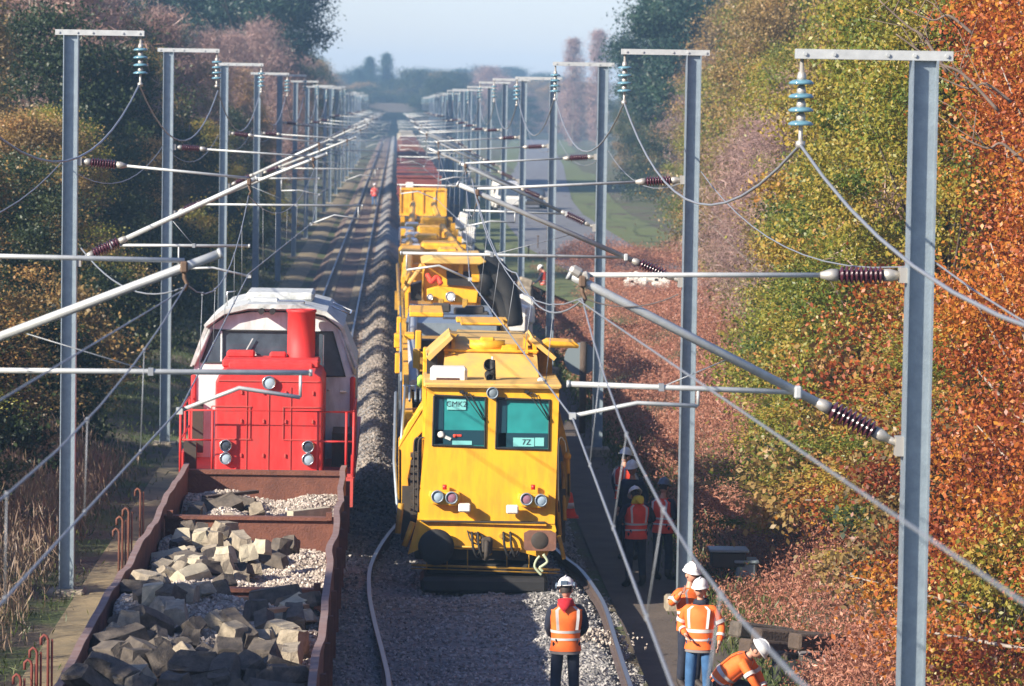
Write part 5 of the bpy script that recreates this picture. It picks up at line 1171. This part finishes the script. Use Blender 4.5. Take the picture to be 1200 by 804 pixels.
# right side, near to far (x of trunk, distance, height)
for a in(('beech',10.6,52,11.5),('beech',12.0,60,12.5),('beech',9.7,44,10.5),('beech',9.5,50,9.0),('beech',10.2,56,11.5),('beech',11.0,64,12),('oak',9.6,67,9.0),('oak',10.6,76,10.5),('bush',8.3,58,2.6),('bush',8.6,66,3.2),('beech',13.5,70,13),('oak',12.8,85,12),
  ('oak',11.9,92,9.5),('brown oak',14.6,98,12.5),('brown oak',13.2,108,10),('oak',14.8,118,11.5),('birch',13.4,128,8.5),('oak',14.6,142,9.5),('brown oak',16.8,135,13),('brown oak',15.5,158,12),('oak',18.0,175,12),('oak',19,195,13.5),
  ('green',13.3,104,5.5),('bush',10.4,80,3.6),('bush',11.6,100,3.2),('bush',13.0,122,3.4),('bush',14.1,150,3.6),('brown oak',17.5,110,13),('beech',16.0,84,14),('oak',18,160,14.5),('brown oak',20,190,16),('oak',18.3,214,7),('oak',19.0,228,9.5),('brown oak',21,235,14),
  ('pine',22.5,275,21),('pine',21.8,300,18),('pine',25,310,22),('birch',21,260,11),('green',23,300,12),('green',24.5,360,11),('brown oak',27,400,11),('brown oak',24.5,330,10),('green',30,450,12),('brown oak',33,520,12),('green',37,600,13),('brown oak',30,480,9),
  ('poplar',33,720,20),('poplar',38.5,735,22),('bush',9.2,73,2.0),('bush',8.0,50,2.2),('dark bush',9.9,90,1.9),('dark bush',9.8,83,2.4),('bush',12.3,112,3),('birch',11.9,70,11),('birch',11.6,112,7),('birch',12.4,126,6.5),('birch',13.2,140,7),('oak',9.3,61,4.2),('oak',9.2,73,5.2),('oak',9.9,83,5.8),('oak',8.6,68,3.0),('oak',11.6,100,6.5),('oak',12.6,116,7),('dark bush',9.0,60,2.6),('dark bush',8.9,71,2.2),('green',12.0,74,5),('bush',10.0,90,3.4),('birch',14.4,90,12.5)): T(*a)
# left side
for a in(('brown oak',-10.4,84,6.6),('green',-10.8,93,6.2),('oak',-9.9,72,4.8),('brown oak',-10.2,78,5.4),('green',-9.9,103,6.0),('brown oak',-10.6,112,7.0),('oak',-10.8,121,7.0),
  ('brown oak',-15.2,128,15),('green',-12.4,138,13.5),('brown oak',-17.5,142,16),('green',-11.0,150,10),('birch',-14.2,152,16.5),('brown oak',-11.8,164,12.5),('birch',-16,168,18),('oak',-19.5,160,17),('brown oak',-21,176,18),
  ('green',-13.2,180,14),('birch',-12.0,196,11.5),('brown oak',-18,192,18),('birch',-17.5,210,16),('brown oak',-11.4,214,11.5),('green',-22,205,19),('green',-14.5,228,16),('birch',-12.0,244,11.5),('birch',-21,240,18),('brown oak',-11.2,262,11.5),('birch',-12.0,282,12),('green',-17,272,11),('birch',-10.6,300,13.5),
  ('pine',-12.6,318,24),('pine',-15.6,330,26),('pine',-18.8,335,26),('pine',-13.8,355,25),('pine',-22,345,26),('birch',-9.8,330,12.5),('brown oak',-10.0,360,11),('green',-10.2,400,11),('birch',-10.6,430,12.5),('green',-11.5,470,13),('brown oak',-11.6,520,13),('green',-13,570,13),('green',-14,640,14),
  ('dark bush',-8.3,70,2.4),('dark bush',-8.8,78,3.0),('bush',-8.9,66,2.4),('dark bush',-8.1,88,2.8),('bush',-8.6,99,2.8),('dark bush',-8.2,110,2.8),('bush',-8.3,62,1.6),('dark bush',-8.2,124,3.0),('dark bush',-8.3,140,3.2),('bush',-8.2,160,3.2),('dark bush',-8.2,182,3.2),('dark bush',-8.2,210,3),('bush',-8.4,245,3),
  ('green',-9.6,132,6),('brown oak',-9.8,146,6.2),('green',-9.6,172,6.4),('oak',-9.6,190,6.5),('green',-9.8,222,7),('brown oak',-9.4,250,7.5)): T(*a)
# trees outside the left edge whose shade falls over the near tracks
for a in(('brown oak',-10.3,41.5,7.9),('green',-10.5,34,8.8),('brown oak',-10,27,8.8),('green',-10.5,20,8.5)): T(*a)
# far horizon
rh=random.Random(3)
for i in range(46):
    px=365+i*7.2+rh.uniform(-3,3); D=rh.uniform(820,1250); x=(px-465)/4500*D
    if 452<px<478: D=1000; x=(px-465)/4500*D
    k=rh.choice(['green','brown oak','birch','green','brown oak'])
    hh=7.9+(122-rh.uniform(80,108))/4500*D
    if px<430 or px>610: hh*=.9
    T(k,x,D,hh,1.8)
T('fir',-7.6,1050,20,1.1); T('fir',-2.9,1055,21.5,1.1); T('fir',-10.5,1040,16,1.4)
for i in range(5): T('green',12+i*9+rh.uniform(-2,2),1320,rh.uniform(17,24),1.7)
for i in range(4): T('green',-58+i*7,1300,rh.uniform(17,22),1.7)
cnt={}
order=['nearest','second','third','fourth','fifth','sixth','seventh','eighth','ninth','tenth','eleventh','twelfth','thirteenth','fourteenth','fifteenth','sixteenth','seventeenth','eighteenth','nineteenth','twentieth','twenty first','twenty second','twenty third','twenty fourth','twenty fifth','twenty sixth','twenty seventh','twenty eighth','twenty ninth','thirtieth','thirty first','thirty second']
for i,(k,x,y,h,ws,z) in enumerate(sorted(trees,key=lambda t:t[2])):
    v=spec[k]; j=(i*7)%len(v); cm,tm,H0=v[j]; s=h/H0
    zone='on the far horizon' if y>700 else 'on the right of the line' if x>0 else 'on the left of the line'
    if zone=='on the far horizon': zone='on the hazy horizon '+('right of the tracks' if x>3 else 'left of the tracks')
    q=cnt.get((k,zone),0); cnt[(k,zone)]=q+1
    t=empty(kname[k],(x,y,gz(x,y)-.1),'%s %s %s'%(order[q],kindtxt[k],zone),'bush' if 'bush' in k else 'tree','%ss %s'%(kindtxt[k],zone),rnd.uniform(0,6.28))
    sx=s*ws if k!='pine' or True else s; sx=max(sx,.8*ws) if 'bush' not in k and y<250 else sx
    t.scale=(sx,sx,s)
    c=bpy.data.objects.new('crown',cm); col.objects.link(c); c.parent=t
    c=bpy.data.objects.new('trunk',tm); col.objects.link(c); c.parent=t
# bracken, dead grass and grass
def scatter(name,n,fn,size,m,label,cat,aspect=.35,up=.4,seed=1,k=9,spread=.22):
    rg=np.random.default_rng(seed); r=random.Random(seed); cs=[];tn=[]
    while len(cs)<n:
        p=fn(r)
        if p is None: continue
        cs.append(p); tn.append(r.uniform(.1,.8))
    cs=np.array(cs); idx=np.repeat(np.arange(n),k); C=cs[idx]+rg.normal(size=(n*k,3))*np.array([spread,spread,spread*.6])
    tone=np.array(tn)[idx]*.6+.4*rg.random(n*k); me=leafmesh(name,C,size,tone,m,rg,aspect,up=up); o=bpy.data.objects.new(name,me); col.objects.link(o); return tag(o,label,cat,kind='stuff')
def fb(r):
    if r.random()<.0: return None
    y=42+150*r.random()**1.25; lo=5.6+ (0.3 if y<60 else 0); hi=9.5+(y-50)*.035
    x=r.uniform(lo,hi); g=gz(x,y); v_=vn(x*.8+5,y*.33); h=(.05+1.5*v_*v_)*(1.0 if x>6.2 else .55)
    if 54<y<60 and x<7.3: h*=.25
    return (x,y,g+h*r.random()**.5)
scatter('bracken',30000,fb,.038,LEAF_F,'reddish brown dead bracken covering the right bank','bracken',.32,.3,2,20,.19)
def dg(r):
    y=r.uniform(50,85); x=r.uniform(-9.2,-5.9); return (x,y,gz(x,y)+(.15+1.0*vn(x*1.3,y*.6))*r.random())
scatter('dead_grass',3600,dg,.15,LEAF_D,'pale dead grass and stalks at the left edge behind the first mast','grass',.07,.75,3,8,.2)
def gg(r):
    if r.random()<.5: y=r.uniform(40,200); x=r.uniform(-8.5,-5.3)
    else: y=r.uniform(45,130); x=r.uniform(5.2,6.3)
    return (x,y,gz(x,y)+.05*r.random())
scatter('grass',9000,gg,.075,LEAF_N,'short green grass and weeds on the verges','grass',.14,.7,4,8,.25)
# leaf litter / branches poking out of the right crowns
for i,(px0,py0,px1,py1,D) in enumerate(((1030,0,1110,85,47),(1050,40,1170,130,46),(1125,160,1200,190,48),(1100,90,1185,120,48),(1060,10,1140,40,49))):
    a=at(px1,py1,D); b=at(px0,py0,D); mb=MB(); mb.tube(spl([a,a.lerp(b,.35)+Vector((0,0,.12)),a.lerp(b,.7)+Vector((.1,0,-.05)),b],5),[.024-.001*k for k in range(16)],6)
    for q in range(4):
        c=a.lerp(b,.2+.2*q); mb.tube([c,c+Vector((rnd.uniform(-.5,.3),rnd.uniform(-.3,.3),rnd.uniform(.2,.5))),c+Vector((rnd.uniform(-.9,.5),rnd.uniform(-.3,.3),rnd.uniform(.2,.9)))],[.009,.006,.003],5)
    near=[o for o in bpy.data.objects if o.name.startswith('beech_tree')]; n0=min(near,key=lambda o:(o.location-Vector((a.x,a.y,o.location.z))).length)
    o=mb.build('bare_branch',BRM); o.parent=n0; bpy.context.view_layer.update(); o.matrix_parent_inverse=n0.matrix_world.inverted()
# ------------------------------------------------------------------ light, sky, air
AZ=R(-126); EL=R(27)   # sun direction: behind the camera, to the left
w=bpy.data.worlds.new('World'); sc.world=w; w.use_nodes=True; nt=w.node_tree; bg=nt.nodes['Background']
sky=nt.nodes.new('ShaderNodeTexSky'); sky.sky_type='NISHITA'; sky.sun_disc=False; sky.sun_elevation=EL; sky.air_density=1.0; sky.dust_density=.4; sky.ozone_density=2.0; sky.altitude=0
sd=Vector((math.sin(AZ)*math.cos(EL),math.cos(AZ)*math.cos(EL),math.sin(EL)))
sky.sun_rotation=math.atan2(sd.x,sd.y)
tn=nt.nodes.new('ShaderNodeMix'); tn.data_type='RGBA'; tn.blend_type='MULTIPLY'; tn.inputs[0].default_value=1; tn.inputs[7].default_value=(.93,.93,1.22,1); nt.links.new(sky.outputs[0],tn.inputs[6]); nt.links.new(tn.outputs[2],bg.inputs['Color']); bg.inputs['Strength'].default_value=.076
sl=bpy.data.lights.new('sun','SUN'); sl.energy=5.0; sl.angle=R(.6); sl.color=(1,.90,.76); so=bpy.data.objects.new('sun',sl); col.objects.link(so); so.rotation_euler=(-sd).to_track_quat('-Z','Y').to_euler(); so.location=(-20,-20,30)
hz=MB(); hz.box((0,1040,16),(1900,2240,38)); ho=hz.build('haze',bpy.data.materials.new('haze')); ho['kind']='stuff'; tag(ho,'pale blue haze over the far end of the line','haze')
hm=ho.data.materials[0]; hm.use_nodes=True; nt=hm.node_tree; nt.nodes.clear(); out=nt.nodes.new('ShaderNodeOutputMaterial'); pv=nt.nodes.new('ShaderNodeVolumePrincipled')
pv.inputs['Color'].default_value=(.42,.70,1,1); pv.inputs['Density'].default_value=.00042; pv.inputs['Anisotropy'].default_value=0; nt.links.new(pv.outputs[0],out.inputs['Volume'])
sc.view_settings.view_transform='Standard'; sc.view_settings.look='None'; sc.view_settings.exposure=1.05; sc.view_settings.gamma=1
sc.render.engine='CYCLES'; sc.render.resolution_x=1024; sc.render.resolution_y=686
sc.cycles.volume_bounces=0; sc.cycles.max_bounces=6; sc.cycles.transparent_max_bounces=8
